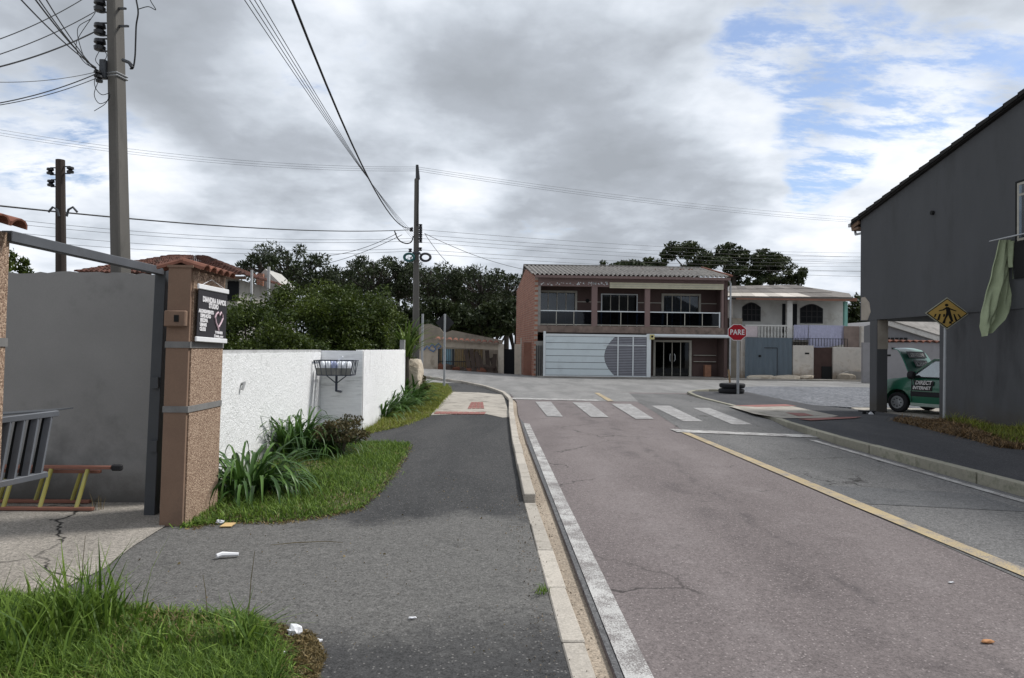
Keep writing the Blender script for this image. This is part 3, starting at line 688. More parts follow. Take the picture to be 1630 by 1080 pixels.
mbx = leanbox(PX0-.004, PX1-.015, PY0-.05, PY0+.02, 1.76, 1.90).build('letter_box', 'render_brown', gp, bevel=.008)
leanbox(PX0+.085, PX0+.125, PY0-.056, PY0-.04, 1.80, 1.86).build('letter_slot', 'black_gap', mbx)
def half_tile(a, b, w, name, parent, m='clay_tile', up=True):
    a, b = Vector(a), Vector(b); d = (b-a).normalized(); s = d.cross(Vector((0,0,1))).normalized(); nrm = s.cross(d)
    vs = []; n = 7
    for p, k in ((a, 1.0), (b, .82)):
        for rr in (w/2, w/2-.014):
            for i in range(n):
                an = math.pi*i/(n-1); vs.append(tuple(p+s*math.cos(an)*rr*k+nrm*math.sin(an)*rr*k*.75*(1 if up else -1)))
    fs = []
    for i in range(n-1):
        fs += [(i, i+1, 2*n+i+1, 2*n+i), (n+i+1, n+i, 3*n+i, 3*n+i+1), (i+1, i, n+i, n+i+1), (2*n+i, 2*n+i+1, 3*n+i+1, 3*n+i)]
    return MB().add(vs, fs).build(name, m, parent)
xt = (PX0+PX1)/2+PT*LEAN
cap = leanbox(PX0-.01, PX1+.02, PY0-.01, PY1+.01, PT-.002, PT+.02).build('cap_mortar', 'render_brown', gp)
for i in range(5):
    y = PY0+.07+i*.15
    half_tile((xt+.20, y, PT-.02), (xt-.02, y, PT+.05), .15, 'cap_tile', gp)
    half_tile((xt-.20, y, PT-.02), (xt+.02, y, PT+.05), .15, 'cap_tile', gp)
# second pillar at the left edge of the picture
gp2 = thing('gate_pillar', 'pebble-dashed gate pillar cut by the left edge of the picture', 'pillar', (-3.3, 4.3, 0.02))
leanbox(-3.45, -3.14, 3.95, 4.50, 0, 2.30).build('core', 'pebble_dash', gp2)
leanbox(-3.46, -3.132, 3.94, 4.51, 1.575, 1.63).build('band', 'band_grey', gp2)
for y in (4.08, 4.24, 4.40): half_tile((-2.98, y, 2.32), (-3.25, y, 2.40), .16, 'cap_tile', gp2)
# steel frame of the driveway gate
fr = thing('gate_portal', 'dark steel post and overhead rail framing the driveway opening', 'gate', (-3.13, 6.5, .02))
MB().bar((-3.145, 6.52, .02), (-3.085, 6.52, 2.31), .10, .10).build('post', 'steel_dark', fr, bevel=.004)
MB().bar((-3.085, 6.56, 2.28), (-3.11, 4.48, 2.28), .07, .07).build('overhead_rail', 'steel_mid', fr, bevel=.004)
for z in (.62, 1.2): bx(-3.14, -3.07, 6.43, 6.46, z, z+.1).build('hinge', 'steel_dark', fr)
# the leaf of the gate, swung down at the left edge
lf = thing('gate_leaf', 'grey metal gate leaf with slanting upright bars at the left edge', 'gate', (-3.3, 4.9, .6))
A, B_, C_, D_ = [Vector(P(*q)) for q in ((92, 658, 5.10), (-170, 690, 4.35), (74, 755, 5.0), (-190, 812, 4.25))]
MB().bar(A, B_, .05, .04).build('top_rail', 'steel_grey', lf, bevel=.003)
MB().bar(C_, D_, .05, .04).build('bottom_rail', 'steel_grey', lf, bevel=.003)
for i in range(11):
    u = .06+i*.092; MB().bar(A.lerp(B_, u), C_.lerp(D_, u), .045, .02, up=(0, 1, 0)).build('bar', 'steel_grey', lf)
for i in range(9):
    u = .106+i*.092; q0, q1 = A.lerp(B_, u), C_.lerp(D_, u); MB().bar(q0+Vector((0, .05, -.02)), q1+Vector((0, .05, .02)), .06, .015, up=(0, 1, 0)).build('rear_bar', 'black_gap', lf)
MB().prism([A.lerp(B_, .1)+Vector((0,.05,.015)), A.lerp(B_, 1)+Vector((0,.05,.06)), A.lerp(B_, 1)+Vector((0,.35,.06)), A.lerp(B_, .1)+Vector((0,.35,.015))], (0, 0, .01)).build('top_sheet', 'steel_dark', lf)
# ladder lying on its side
mat('ladder_red', (.23, .10, .07), .55, .2, 5, stain=(.1, .07, .05), sscale=5, samt=.5)
mat('ladder_yellow', (.40, .36, .10), .55, .2, 6, stain=(.25, .24, .16), sscale=6, samt=.6)
mat('rubber', (.018, .018, .02), .8, .2, 8, .002, 50)
ld = thing('ladder', 'folding ladder with yellow rungs and reddish rails lying on its side by the grey wall', 'ladder', (-4.4, 6.7, .03))
for n_, y0, y1, pts in (('a', 6.62, 6.74, ((-140, 741, 178, 744.5), (-140, 806, 152, 809))), ('b', 6.90, 6.80, ((-140, 748, 160, 751), (-140, 797, 140, 800)))):
    t0, t1 = Vector(P(pts[0][0], pts[0][1], y1)), Vector(P(pts[0][2], pts[0][3], y1)); b0, b1 = Vector(G(pts[1][0], pts[1][1], .05)), Vector(G(pts[1][2], pts[1][3], .05))
    b0.y = b1.y = y0 if n_ == 'a' else 6.93; 
    MB().bar(t0, t1, .03, .05, up=(0, 1, 0)).build('rail', 'ladder_red', ld, bevel=.004); MB().bar(b0, b1, .03, .05, up=(0, 1, 0)).build('rail', 'ladder_red', ld, bevel=.004)
    if n_ == 'a': MB().bar(t1, t1+Vector((.10, 0, 0)), .05, .06).build('foot_cap', 'rubber', ld, bevel=.012)
    for k in range(5):
        xb = P(121-k*58 if n_ == 'a' else 114-k*58, 803, b0.y)[0]; xt_ = P(141-k*58 if n_ == 'a' else 130-k*58, 745, y1)[0]
        MB().tube([(xb, b0.y, b0.z), (xt_, t0.y, t0.z)], .019, 8).build('rung', 'ladder_yellow', ld)
# grey rendered yard wall behind the driveway
mat('render_grey', (.235, .228, .22), .9, .10, 1.2, .003, 60, stain=(.10, .098, .095), sscale=.9, samt=.7, fine=.06, splash=((.085, .078, .07), .38))
def rough_wall(name, label, x0, x1, y0, y1, z1, m, jag=.012, n=40, cat='wall', along='x'):
    o = thing(name, label, cat, ((x0+x1)/2, (y0+y1)/2, 0)); b = MB(); r = random.Random(5)
    hs = [z1+r.uniform(-jag, jag)*.5+jag*.5*math.sin(i*.31)*math.sin(i*.07) for i in range(n+1)]
    for i in range(n+1):
        u = i/n; x = x0+(x1-x0)*u; b.v += [(x, y0, -.1), (x, y1, -.1), (x, y0, hs[i]), (x, y1, hs[i])]
    for i in range(n):
        a = i*4; b.f += [(a, a+4, a+6, a+2), (a+1, a+3, a+7, a+5), (a+2, a+6, a+7, a+3)]
    b.f += [(0, 2, 3, 1), (n*4, n*4+1, n*4+3, n*4+2)]
    b.build('wall_face', m, o); return o
rough_wall('yard_wall', 'smooth grey rendered wall at the back of the driveway yard', -9.5, -3.02, 7.02, 7.18, 2.31, 'render_grey', jag=.018, n=90)
# hanging banner on the pillar
mat('banner_black', (.028, .026, .03), .5, .15, 3); mat('banner_white', (.72, .70, .71), .5, .04, 3); mat('banner_pink', (.62, .45, .50), .5, .1, 5)
mat('white_plastic', (.74, .74, .75), .4, .05, 3)
XB = PX1+.05
def bpnt(u, v, d=0.0):                           # u across 0..1, v up 0..1 on the banner
    a, b_, c, e = BA, BB, BC, BD
    p = a.lerp(b_, u).lerp(c.lerp(e, u), v); return p+Vector((d, 0, 0))
BA, BB, BC, BD = Vector(Q(313, 540, -2.615)), Vector(Q(359, 543.5, -2.615)), Vector(Q(317, 456, -2.605)), Vector(Q(362, 465, -2.605))
bn = thing('banner', 'black hanging studio banner with white lettering on the side of the gate pillar', 'banner', (-2.66, 6.7, 1.65))
MB().prism([BA, BB, BD, BC], (-.006, 0, 0)).build('cloth', 'banner_black', bn)
for a, c, nm in ((BA, BB, 'lower_rod'), (BC, BD, 'upper_rod')):
    e = (c-a).normalized()*.02; MB().bar(a-e, c+e, .02, .045).build(nm, 'white_plastic', bn, bevel=.005)
MB().tube([BC.lerp(BD, .1)+Vector((0,0,.02)), BC.lerp(BD, .45)+Vector((-.01,0,.085)), BC.lerp(BD, .9)+Vector((0,0,.02))], .003, 5).build('cord', 'banner_white', bn)
ex = (BB-BA); ey = (BC-BA)
def btxt(s, u, v, size, m='banner_white', bold=.0):
    e1 = ex.normalized(); put_text(s, size, bpnt(u, v, .004), tuple(e1), (0, 0, 1), 'lettering', m, bn, bold)
btxt('DIANDRA RAMOS', .53, .76, .066, bold=.003); btxt('STUDIO', .50, .655, .060, bold=.003)
for i, s in enumerate(('ALONGAMENTO', 'DEPILAÇÃO', 'ESCOVA', 'UNHAS', 'CÍLIOS')): btxt(s, (.26, .24, .19, .17, .16)[i], .535-i*.085, .042, bold=.003)
btxt('9 9788-8038', .72, .155, .034, bold=.002); btxt('@studio_ramos', .72, .085, .032, bold=.002)
for pts in ([(.60, .52), (.56, .45), (.60, .35), (.68, .25), (.70, .20)], [(.60, .52), (.66, .56), (.72, .50)], [(.72, .50), (.77, .57), (.83, .52), (.84, .45), (.78, .36), (.70, .27)]):
    MB().tube([bpnt(u, v, .006) for u, v in pts], .008, 5).build('heart_emblem', 'banner_pink', bn)
# ------------------------------------------------------------ white wall
def white_rough():
    m = bpy.data.materials.new('white_roughcast'); m.use_nodes = True; t = m.node_tree; b = t.nodes['Principled BSDF']; b.inputs['Roughness'].default_value = .85
    v = N(t, 'ShaderNodeTexCoord').outputs['Object']
    n1 = noise(t, v, 24, 6, .78, 0); n2 = noise(t, v, 1.1, 5, .6); n3 = noise(t, v, 42, 4, .7)
    c = mixc(t, smooth(t, n2, .45, .75, 0, .45), (.86, .86, .86, 1), (.74, .74, .735, 1))
    c = mixc(t, smooth(t, n3, .60, .74, 0, .6), c, (.36, .36, .36, 1))
    ps_ = N(t, 'ShaderNodeNewGeometry').outputs['Position']; sz_ = N(t, 'ShaderNodeSeparateXYZ'); t.links.new(ps_, sz_.inputs[0])
    mpz = N(t, 'ShaderNodeMapping'); mpz.inputs['Scale'].default_value = (1, 1, .12); t.links.new(ps_, mpz.inputs[0])
    run = math_(t, 'MULTIPLY', smooth(t, noise(t, mpz.outputs[0], 5, 5, .7), .56, .72, 0, .55), smooth(t, sz_.outputs[2], .7, 1.5))
    c = mixc(t, run, c, (.40, .40, .385, 1))                  # grime run down from the coping
    low = smooth(t, math_(t, 'ADD', sz_.outputs[2], math_(t, 'MULTIPLY', noise(t, ps_, 3, 5, .7), .35)), .42, .18, 0, .7)
    c = mixc(t, low, c, (.30, .29, .24, 1))                   # splash and algae at the foot
    t.links.new(c, b.inputs['Base Color'])
    bn = N(t, 'ShaderNodeBump'); bn.inputs['Distance'].default_value = .03; bn.inputs['Strength'].default_value = .8
    t.links.new(math_(t, 'ADD', n1, math_(t, 'MULTIPLY', n3, .35)), bn.inputs['Height']); t.links.new(bn.outputs[0], b.inputs['Normal']); MATS['white_roughcast'] = m
white_rough()
mat('white_block', (.88, .88, .88), .85, .08, 4, .02, 22, stain=(.42, .42, .42), sscale=2.5, samt=.6, stretch=(1, 1, 7))
mat('wall_cap', (.42, .42, .42), .9, .15, 5, .01, 40, stain=(.25, .25, .24), sscale=4, samt=.7)
ww = thing('white_wall', 'long white roughcast garden wall with a step in its line', 'wall', (-2.9, 13, 0))
def faceY(x, y0, y1, z0, z1, name, m, th, n=70, nz=16, amp=.003):
    b = MB(); rg = np.random.default_rng(int(abs(x)*100))
    for j in range(nz+1):
        for i in range(n+1):
            e = 0 if i in (0, n) else amp; b.v.append((x+rg.uniform(-e, e), y0+(y1-y0)*i/n, z0+(z1-z0)*j/nz+(rg.uniform(-.012, .012) if j == nz else 0)))
    b.f += [(j*(n+1)+i, j*(n+1)+i+1, (j+1)*(n+1)+i+1, (j+1)*(n+1)+i) for j in range(nz) for i in range(n)]
    o = len(b.v); b.box(x-th, x-.02, y0, y1, z0, z1); return b.build(name, m, ww, smooth=False)
faceY(-3.16, 7.0, 12.84, -.1, 1.50, 'near_run', 'white_roughcast', .14)
faceY(-2.39, 12.83, 18.9, -.1, 1.55, 'far_run', 'white_roughcast', .14)
bx(-3.158, -2.40, 12.80, 12.828, -.1, 1.535).build('return_face', 'white_block', ww)
bx(-3.30, -3.20, 7.0, 12.96, 1.50, 1.545).build('coping', 'wall_cap', ww)
lp = Vector(Q(384, 613, -3.16)); MB().tube([lp-Vector((.02, 0, 0)), lp+Vector((.05, -.02, .03)), lp+Vector((.03, -.05, -.06))], .02, 6).build('drain_spout', 'wall_cap', ww)
bx(-2.55, -2.42, 18.95, 19.08, -.1, 1.82).build('end_post', 'wall_cap', ww)
# wire rubbish basket bracketed to the wall
mat('basket_metal', (.035, .042, .06), .5, .2, 6); mat('basket_sheet', (.15, .15, .145), .7, .25, 6, stain=(.3, .28, .25), sscale=5)
mat('bottle_white', (.74, .76, .80), .35, .06, 6); mat('bottle_blue', (.33, .37, .55), .35, .1, 6)
BX0, BX1, BY0, BY1, BZ0, BZ1 = -3.08, -2.50, 12.22, 12.64, 1.10, 1.36
kb = thing('rubbish_basket', 'dark blue metal rubbish basket bracketed in front of the white wall', 'basket', ((BX0+BX1)/2, 12.5, .85))
xm, ym = (BX0+BX1)/2, (BY0+BY1)/2; fl = .05
b = MB()
for z, e in ((BZ1, fl), (BZ0, 0)):
    cs = [(BX0-e, BY0-e, z), (BX1+e, BY0-e, z), (BX1+e, BY1, z), (BX0-e, BY1, z)]
    for i in range(4): b.bar(cs[i], cs[(i+1) % 4], .02, .014)
b.build('rim', 'basket_metal', kb)
b = MB()
for i in range(8):
    u = i/7; x = BX0+(BX1-BX0)*u; b.bar((x, BY0, BZ0), (x+(u-.5)*2*fl, BY0-fl, BZ1), .01); b.bar((x, BY1, BZ0), (x, BY1, BZ1), .01)
for i in range(4):
    y = BY0+(BY1-BY0)*i/3; b.bar((BX0, y, BZ0), (BX0-fl, y, BZ1), .01); b.bar((BX1, y, BZ0), (BX1+fl, y, BZ1), .01); b.bar((BX0, y, BZ0), (BX1, y, BZ0), .01)
b.build('wires', 'basket_metal', kb)
MB().add([(BX0+.004, BY0-.004, BZ0+.01), (BX1-.004, BY0-.004, BZ0+.01), (BX1+.02, BY0-.028, BZ0+.13), (BX0-.02, BY0-.028, BZ0+.13), (BX0+.004, BY0+.004, BZ0+.01), (BX1-.004, BY0+.004, BZ0+.01), (BX1+.02, BY0-.02, BZ0+.13), (BX0-.02, BY0-.02, BZ0+.13)], [(0,1,2,3),(5,4,7,6),(3,2,6,7),(0,4,5,1),(0,3,7,4),(1,5,6,2)]).build('front_sheet', 'basket_sheet', kb)
MB().tube([(xm, ym, BZ0), (xm, ym, .82), (xm, 12.82, .78)], .022, 8).build('post', 'basket_metal', kb)
MB().tube([(BX0+.1, ym, BZ0), (xm, ym, .95)], .01, 6).tube([(BX1-.1, ym, BZ0), (xm, ym, .95)], .01, 6).build('brace', 'basket_metal', kb)
for i in range(10):
    x = BX0+.07+(i % 5)*.105; y = BY0+.10+(i//5)*.2
    o = MB().lathe([(.02, 0), (.048, .01), (.05, .16), (.044, .20), (.022, .235), (.012, .24)], (x, y, BZ0+.012), 12).build('plastic_jug', 'bottle_blue' if i in (2, 6) else 'bottle_white', smooth=True)
    tag(o, ('bluish' if i in (2, 6) else 'white')+' plastic jug, '+('leftmost', 'second from left', 'middle', 'second from right', 'rightmost')[i % 5]+' in the '+('front', 'back')[i//5]+' row of the rubbish basket', 'jug', 'plastic jugs in the rubbish basket')
o = MB().bar((xm+.0, ym, BZ1-.03), (xm+.12, ym-.05, BZ1+.07), .03, .02).build('paper_strip', 'bottle_white', bevel=.004); tag(o, 'white strip sticking up out of the rubbish basket', 'litter')
# pale boulder at the end of the wall
def boulder(name, label, c, r, m, seed, sub=3, amp=.22, parent=None):
    bm = bmesh.new(); bmesh.ops.create_icosphere(bm, subdivisions=sub, radius=1); rg = np.random.default_rng(seed)
    ks = rg.normal(size=(7, 3))*1.6; ph = rg.random(7)*6
    b = MB()
    for v in bm.verts:
        p = np.array(v.co); k = 1+amp*sum(math.sin(float(ks[i]@p)+ph[i])*.4 for i in range(7)); q = np.sign(p)*np.abs(p)**.75*k
        b.v.append((c[0]+q[0]*r[0], c[1]+q[1]*r[1], c[2]+q[2]*r[2]))
    b.f = [tuple(v.index for v in f_.verts) for f_ in bm.faces]; bm.free()
    o = b.build(name, m, parent); return tag(o, label, 'rock') if parent is None else o
mat('pale_rock', (.52, .45, .36), .9, .2, 3, .05, 7, stain=(.30, .24, .17), sscale=2.5, samt=.8, fine=.12)
boulder('boulder', 'tall pale boulder at the far end of the white wall', (-2.33, 20.3, .50), (.29, .4, .68), 'pale_rock', 3)

# ------------------------------------------------------------ shrubs and trees
def hedge(label, px, Y, rx, ry, rz, th, n, seed, size=.075):
    x, _, _ = P(px, 555, Y)
    return leaf_bush('garden_shrub', label, 'shrub', (x, Y, 0), (rx, ry, rz), n, size, 'hedge_leaf', 90, 12, th, .72, 'shrubs behind the white wall', seed, stem_r=.02, bark='bark_dark', clip=lambda p: p[:, 0] < np.where(p[:, 1] < 12.95, -3.38, np.where(p[:, 1] < 19, -2.60, -1.9)))
hedge('dark garden shrub directly behind the banner pillar', 400, 13.2, 1.25, 1.0, 1.05, .75, 26000, 21, .065)
hedge('tallest rounded garden shrub over the near run of white wall', 488, 16.5, 1.7, 1.4, 1.35, .95, 36000, 22, .075)
hedge('broad garden shrub over the step in the white wall', 575, 18.0, 1.55, 1.3, 1.4, .95, 34000, 23, .08)
hedge('lower bright garden shrub at the far end of the white wall', 632, 20.5, .75, .9, 1.05, .9, 12000, 24, .08)
hedge('small dark garden shrub low behind the near run of white wall', 450, 14.6, 1.3, .8, .7, .75, 14000, 25, .065)
hedge('low dark shrub filling under the broad shrub by the wall', 540, 16.4, 1.1, .8, .7, .8, 13000, 26, .07)
c = P(648, 555, 19.6); c = (c[0], c[1], 0)
o = thing('palm_shrub', 'spiky pale green palm-like plant above the end of the white wall', 'plant', c)
v, f, t = straps((c[0], c[1], 1.35), 60, 1.35, .06, 1.6, 1.5, spread=.15); raw('leaves', v, f, 'palm_leaf', o, t, None, True)
MB().tube([c, (c[0]+.03, c[1], .8), (c[0], c[1], 1.4)], [.07, .06, .05], 8).build('stem', 'bark', o)

leafmat('araucaria_leaf', (.008, .016, .006), (.05, .066, .022), .1, .6)
leafmat('grove_leaf', (.009, .017, .006), (.052, .068, .022), .12, .6)
def araucaria(label, px, Y, top, seed, spread=3.2, tufts=34, layers=2, per=95, group='pines in the grove', lean=0.0, trunk_r=.28, tr=.85, size=.34):
    rng = np.random.default_rng(seed); x = P(px, 555, Y)[0]; base = np.array([x, Y, 0.0]); zt = P(px, top, Y)[2]
    o = thing('umbrella_pine', label, 'tree', tuple(base), group)
    hub = zt-1.4*spread*.55; mb = MB(); cs = []
    mb.tube([tuple(base-[0, 0, .3]), tuple(base+[lean*.5, 0, hub*.55]), tuple(base+[lean, 0, hub]), tuple(base+[lean, 0, zt-.8])], [trunk_r, trunk_r*.85, trunk_r*.65, trunk_r*.25], 8)
    for L in range(layers):
        z0 = hub-L*spread*.42; m = tufts//layers
        for i in range(m):
            a = 2*math.pi*(i+rng.random()*.8)/m; r = spread*(.25+.75*rng.random()**.6)*(1-.12*L)
            e = np.array([base[0]+lean+r*math.cos(a), base[1]+r*math.sin(a), 0])
            e[2] = (zt-.75-.28*spread*(r/spread)**2 if L == 0 else z0+.25*r)+rng.normal()*.35; cs.append(e)
            s = np.array([base[0]+lean, base[1], z0-.5*r*.6])
            mb.tube([tuple(s), tuple(s+(e-s)*.6+[0, 0, -.12*r]), tuple(e)], [.09, .06, .03], 4)
    cs = np.array(cs); n = len(cs)*per; idx = np.repeat(np.arange(len(cs)), per); d = unit(n, rng)
    rr = tr*(.65+.6*rng.random(len(cs)))[idx][:, None]; pts = cs[idx]+d*rr*(rng.random((n, 1))**.35)*np.array([1, 1, .72])
    v, f, t = leaves(pts, np.full(n, size), .32, d, .6, rng); t = np.clip(.5*t+.5*np.repeat(rng.random(len(cs))[idx], 4), 0, 1)
    raw('crown', v, f, 'araucaria_leaf', o, t); mb.build('trunk', 'bark_dark', o); return o
araucaria('tall umbrella pine with two round heads above the tiled house', 455, 62, 389, 41, 3.3, 44)
araucaria('low ragged pine just left of the two-headed pine, over the tile roof', 412, 58, 402, 42, 1.5, 12, 1, tr=.6)
araucaria('slender umbrella pine right of the two-headed pine', 500, 64, 416, 43, 2.4, 26)
araucaria('rounded pine in the dip left of the concrete pole', 545, 70, 424, 44, 2.2, 22)
araucaria('broad flat-topped pine behind the big shrub', 592, 66, 408, 45, 3.3, 40)
araucaria('pine rising just left of the central concrete pole', 632, 68, 410, 46, 2.8, 34)
araucaria('pine rising just right of the central concrete pole', 684, 66, 418, 47, 2.6, 30)
araucaria('umbrella pine between the central pole and the bare sign post', 722, 70, 425, 48, 2.7, 30)
araucaria('umbrella pine with a visible trunk left of the brick side wall', 764, 67, 424, 49, 2.9, 34)
araucaria('last umbrella pine of the row, touching the brick side wall', 806, 70, 428, 50, 2.8, 30)
araucaria('pine behind the row, filling the gap by the bare sign post', 745, 80, 432, 51, 3.2, 34)
araucaria('pine behind the row, filling the gap beside the central pole', 662, 82, 424, 52, 3.2, 34)
araucaria('pine behind the row over the middle of the big shrub', 570, 82, 420, 53, 3.2, 34)
def broad(label, px, Y, top, rx, rz, seed, n=5200, name='grove_tree', group='trees in the dark grove', cl=60, size=.36, m='grove_leaf', th=None, flat=.9):
    x = P(px, 555, Y)[0]; zt = P(px, top, Y)[2]; th = zt-1.75*rz if th is None else th
    o = leaf_bush(name, label, 'tree', (x, Y, 0), (rx, rx*.8, rz), n, size, m, cl, 9, max(th, .1), flat, group, seed, stem_r=.09, bark='bark_dark'); return o
for i, (px, Y, top, rx, rz, lb) in enumerate([(530, 57, 462, 3.0, 2.0, 'dark tree low in the grove behind the big garden shrub'), (620, 58, 470, 2.8, 2.0, 'dark tree low in the grove left of the central pole'),
        (690, 57, 472, 2.5, 1.9, 'dark tree low in the grove right of the central pole'), (735, 58, 482, 2.4, 1.7, 'dark tree low in the grove behind the bare sign post'),
        (782, 57, 478, 2.4, 1.8, 'dark tree low in the grove behind the leaning planks'), (822, 60, 470, 2.3, 2.0, 'dark tree low in the grove behind the brick side wall'),
        (655, 60, 492, 3.0, 1.6, 'dark undergrowth tree right behind the ruined wall'), (750, 62, 500, 3.2, 1.4, 'dark undergrowth tree behind the tile-capped wall')]):
    broad(lb, px, Y, top, rx, rz, 60+i, 4200)
# trees behind the facing houses
leafmat('eucalypt_leaf', (.012, .022, .008), (.06, .075, .024), .15, .55)
broad('bushy green tree showing left over the corrugated roof', 1015, 62, 401, 3.2, 2.0, 71, 6500, 'roof_line_tree', 'trees behind the facing houses', 46, .4, 'eucalypt_leaf', flat=.75)
broad('small loose tree at the left end of the roof line', 965, 64, 416, 1.6, 1.2, 72, 1400, 'roof_line_tree', 'trees behind the facing houses', 22, .36, 'eucalypt_leaf', flat=.7)
def clumpy(label, px, Y, blobs, seed, per=520):
    rng = np.random.default_rng(seed); x = P(px, 555, Y)[0]; base = (x, Y, 0.0); o = thing('cloud_crowned_tree', label, 'tree', base, 'trees behind the facing houses'); mb = MB()
    vs, fs, ts, k = [], [], [], 0
    fork = P(px, 440, Y)
    mb.tube([base, (x, Y, fork[2]*.6), fork], [.32, .26, .2], 8)
    for bx_, by_, rr in blobs:
        c = np.array(P(bx_, by_, Y+rng.uniform(-1.2, 1.2))); r = rr/1100*Y; n = int(per*(rr/18)**1.6)
        mb.tube([fork, tuple((np.array(fork)+c)/2+[0, 0, -.3]), tuple(c)], [.12, .08, .03], 5)
        sub = c+unit(14, rng)*np.array([1, 1, .5])*r*.75; idx = rng.integers(0, 14, n); d = unit(n, rng)
        pts = sub[idx]+d*(rng.random((n, 1))**.4)*r*.42*np.array([1, 1, .6])
        v, f, t = leaves(pts, np.full(n, .34), .4, d, .3, rng); vs.append(v); fs.append(f+k); ts.append(np.clip(.5*t+.5*np.repeat(rng.random(14)[idx], 4), 0, 1)); k += len(v)
    raw('crown', np.concatenate(vs), np.concatenate(fs), 'eucalypt_leaf', o, np.concatenate(ts)); mb.build('trunk', 'bark_dark', o)
clumpy('open tree with a flat cloud of leaves over the right of the corrugated roof', 1110, 60, [(1085, 397, 26), (1112, 407, 22), (1125, 420, 20), (1070, 405, 18), (1142, 412, 14), (1100, 425, 18)], 81)
clumpy('tall open tree between the two facing houses', 1168, 58, [(1160, 400, 24), (1180, 412, 24), (1150, 418, 18), (1168, 432, 20), (1190, 430, 20), (1165, 446, 20)], 82)
clumpy('wide open tree over the old cement roof', 1228, 58, [(1222, 415, 26), (1245, 424, 26), (1268, 436, 18), (1208, 432, 20), (1235, 442, 22), (1262, 452, 18), (1200, 448, 16), (1215, 405, 16)], 83)
broad('dark tree in the gap between the old house and the dark house', 1362, 52, 470, 1.6, 2.0, 74, 2600, 'roof_line_tree', 'trees behind the facing houses', 30, .34, 'eucalypt_leaf')
broad('small tree peeping past the cut-off pillar at the left edge', 2, 22, 392, .9, .8, 75, 1500, 'distant_tree', None, 24, .16, 'hedge_leaf')

# ------------------------------------------------------------ tiled house behind the shrubs
mat('cream_wall', (.42, .40, .36), .9, .12, 1.5, .003, 50, stain=(.24, .22, .19), sscale=1.4, samt=.7)
mat('window_dark', (.010, .011, .013), .4, .1, 3, spec=.08)
th_ = thing('tiled_house', 'low house with a red clay tile hip roof behind the garden shrubs', 'house', (-11, 26, 0))
Yh = 22.0
e0, e1_, pk = P(118, 434, Yh), P(392, 440, Yh), P(300, 409, Yh+2.0)
bx(e0[0]+.5, e1_[0]-.45, Yh+.5, Yh+3.6, 0, e1_[2]-.05).build('wall', 'cream_wall', th_)
w0, w1 = P(363, 448, Yh+.48), P(380, 480, Yh+.48)
bx(w0[0], w1[0], Yh+.44, Yh+.5, w1[2], w0[2]).build('window', 'window_dark', th_)
w0, w1 = P(250, 448, Yh+.48), P(290, 470, Yh+.48)
bx(w0[0], w1[0], Yh+.44, Yh+.5, w1[2], w0[2]).build('window', 'window_dark', th_)
bx(e0[0]+.02, e1_[0]-.02, Yh+.02, Yh+.06, e1_[2]-.10, e1_[2]+.0).build('fascia', mat('wood_brown', (.10, .065, .045), .8, .2, 5), th_)
def tiled_plane(a, b, c, d, nu, nv, name, parent, m='old_tile'):
    """rows of barrel tiles between the eave a-b and the ridge d-c"""
    a, b, c, d = map(Vector, (a, b, c, d)); mb = MB(); rg = random.Random(3)
    nrm = (b-a).cross(d-a).normalized(); nrm = nrm if nrm.z > 0 else -nrm
    for j in range(nv):
        for i in range(nu):
            p = [a.lerp(b, u).lerp(d.lerp(c, u), v) for u, v in ((i/nu, j/nv), ((i+1)/nu, j/nv), ((i+1)/nu, (j+1.12)/nv), (i/nu, (j+1.12)/nv))]
            h = (b-a).length/nu*.42; k = 5; o = len(mb.v); jz = rg.uniform(-.01, .01)
            for q0, q1, lift in ((p[0], p[1], .035), (p[3], p[2], .0)):
                for s in range(k): u = s/(k-1); mb.v.append(tuple(q0.lerp(q1, u)+nrm*(math.sin(math.pi*u)*h+lift+jz)))
            mb.f += [(o+s, o+s+1, o+k+s+1, o+k+s) for s in range(k-1)]; mb.f.append(tuple(o+s for s in range(k)))
    ob = mb.build(name, m, parent); ob['kind'] = 'stuff'; return ob
bk = Yh+4.0
mat('old_tile', (.105, .048, .036), .9, .5, 5, .004, 40, stain=(.045, .034, .028), sscale=2.2, samt=.95, fine=.3, fscale=6)
tiled_plane(e0, e1_, (pk[0]+.5, pk[1], pk[2]), (pk[0]-.5, pk[1], pk[2]), 34, 14, 'roof_tiles', th_)
tiled_plane(e1_, (e1_[0], bk, e1_[2]), (pk[0]+.5, pk[1]+.1, pk[2]), (pk[0]+.5, pk[1], pk[2]), 30, 14, 'roof_tiles', th_)
tiled_plane((e0[0], bk, e0[2]), e0, (pk[0]-.5, pk[1], pk[2]), (pk[0]-.5, pk[1]+.1, pk[2]), 30, 14, 'roof_tiles', th_)
for q, wq in ((P(401, 430, Yh-.3), .06), (P(428, 425, Yh+1.2), .08)):
    MB().bar((q[0], q[1], 2.0), q, wq).build('vent_pipe', 'wall_cap', th_)
an = thing('garden_outbuilding', 'small pale gable and bare brick end beside the tiled house', 'house', (-8, 27, 0))
a0, a1 = P(412, 440, 26), P(446, 462, 26)
MB().prism([(a0[0], 26, 0), (a1[0], 26, 0), (a1[0], 26, a1[2]+.25), (P(422, 428, 26)[0], 26, P(422, 428, 26)[2]), (a0[0], 26, a0[2])], (0, 2, 0)).build('gable', mat('pale_paint', (.40, .385, .36), .85, .1, 2), an)
bx(P(410, 440, 25.9)[0], P(420, 440, 25.9)[0], 25.8, 25.97, 0, P(410, 436, 25.9)[2]).build('brick_end', brickmat('brick_small', (.34, .15, .09), (.28, .12, .08), (.3, .26, .22), 6, 'XZ'), an)

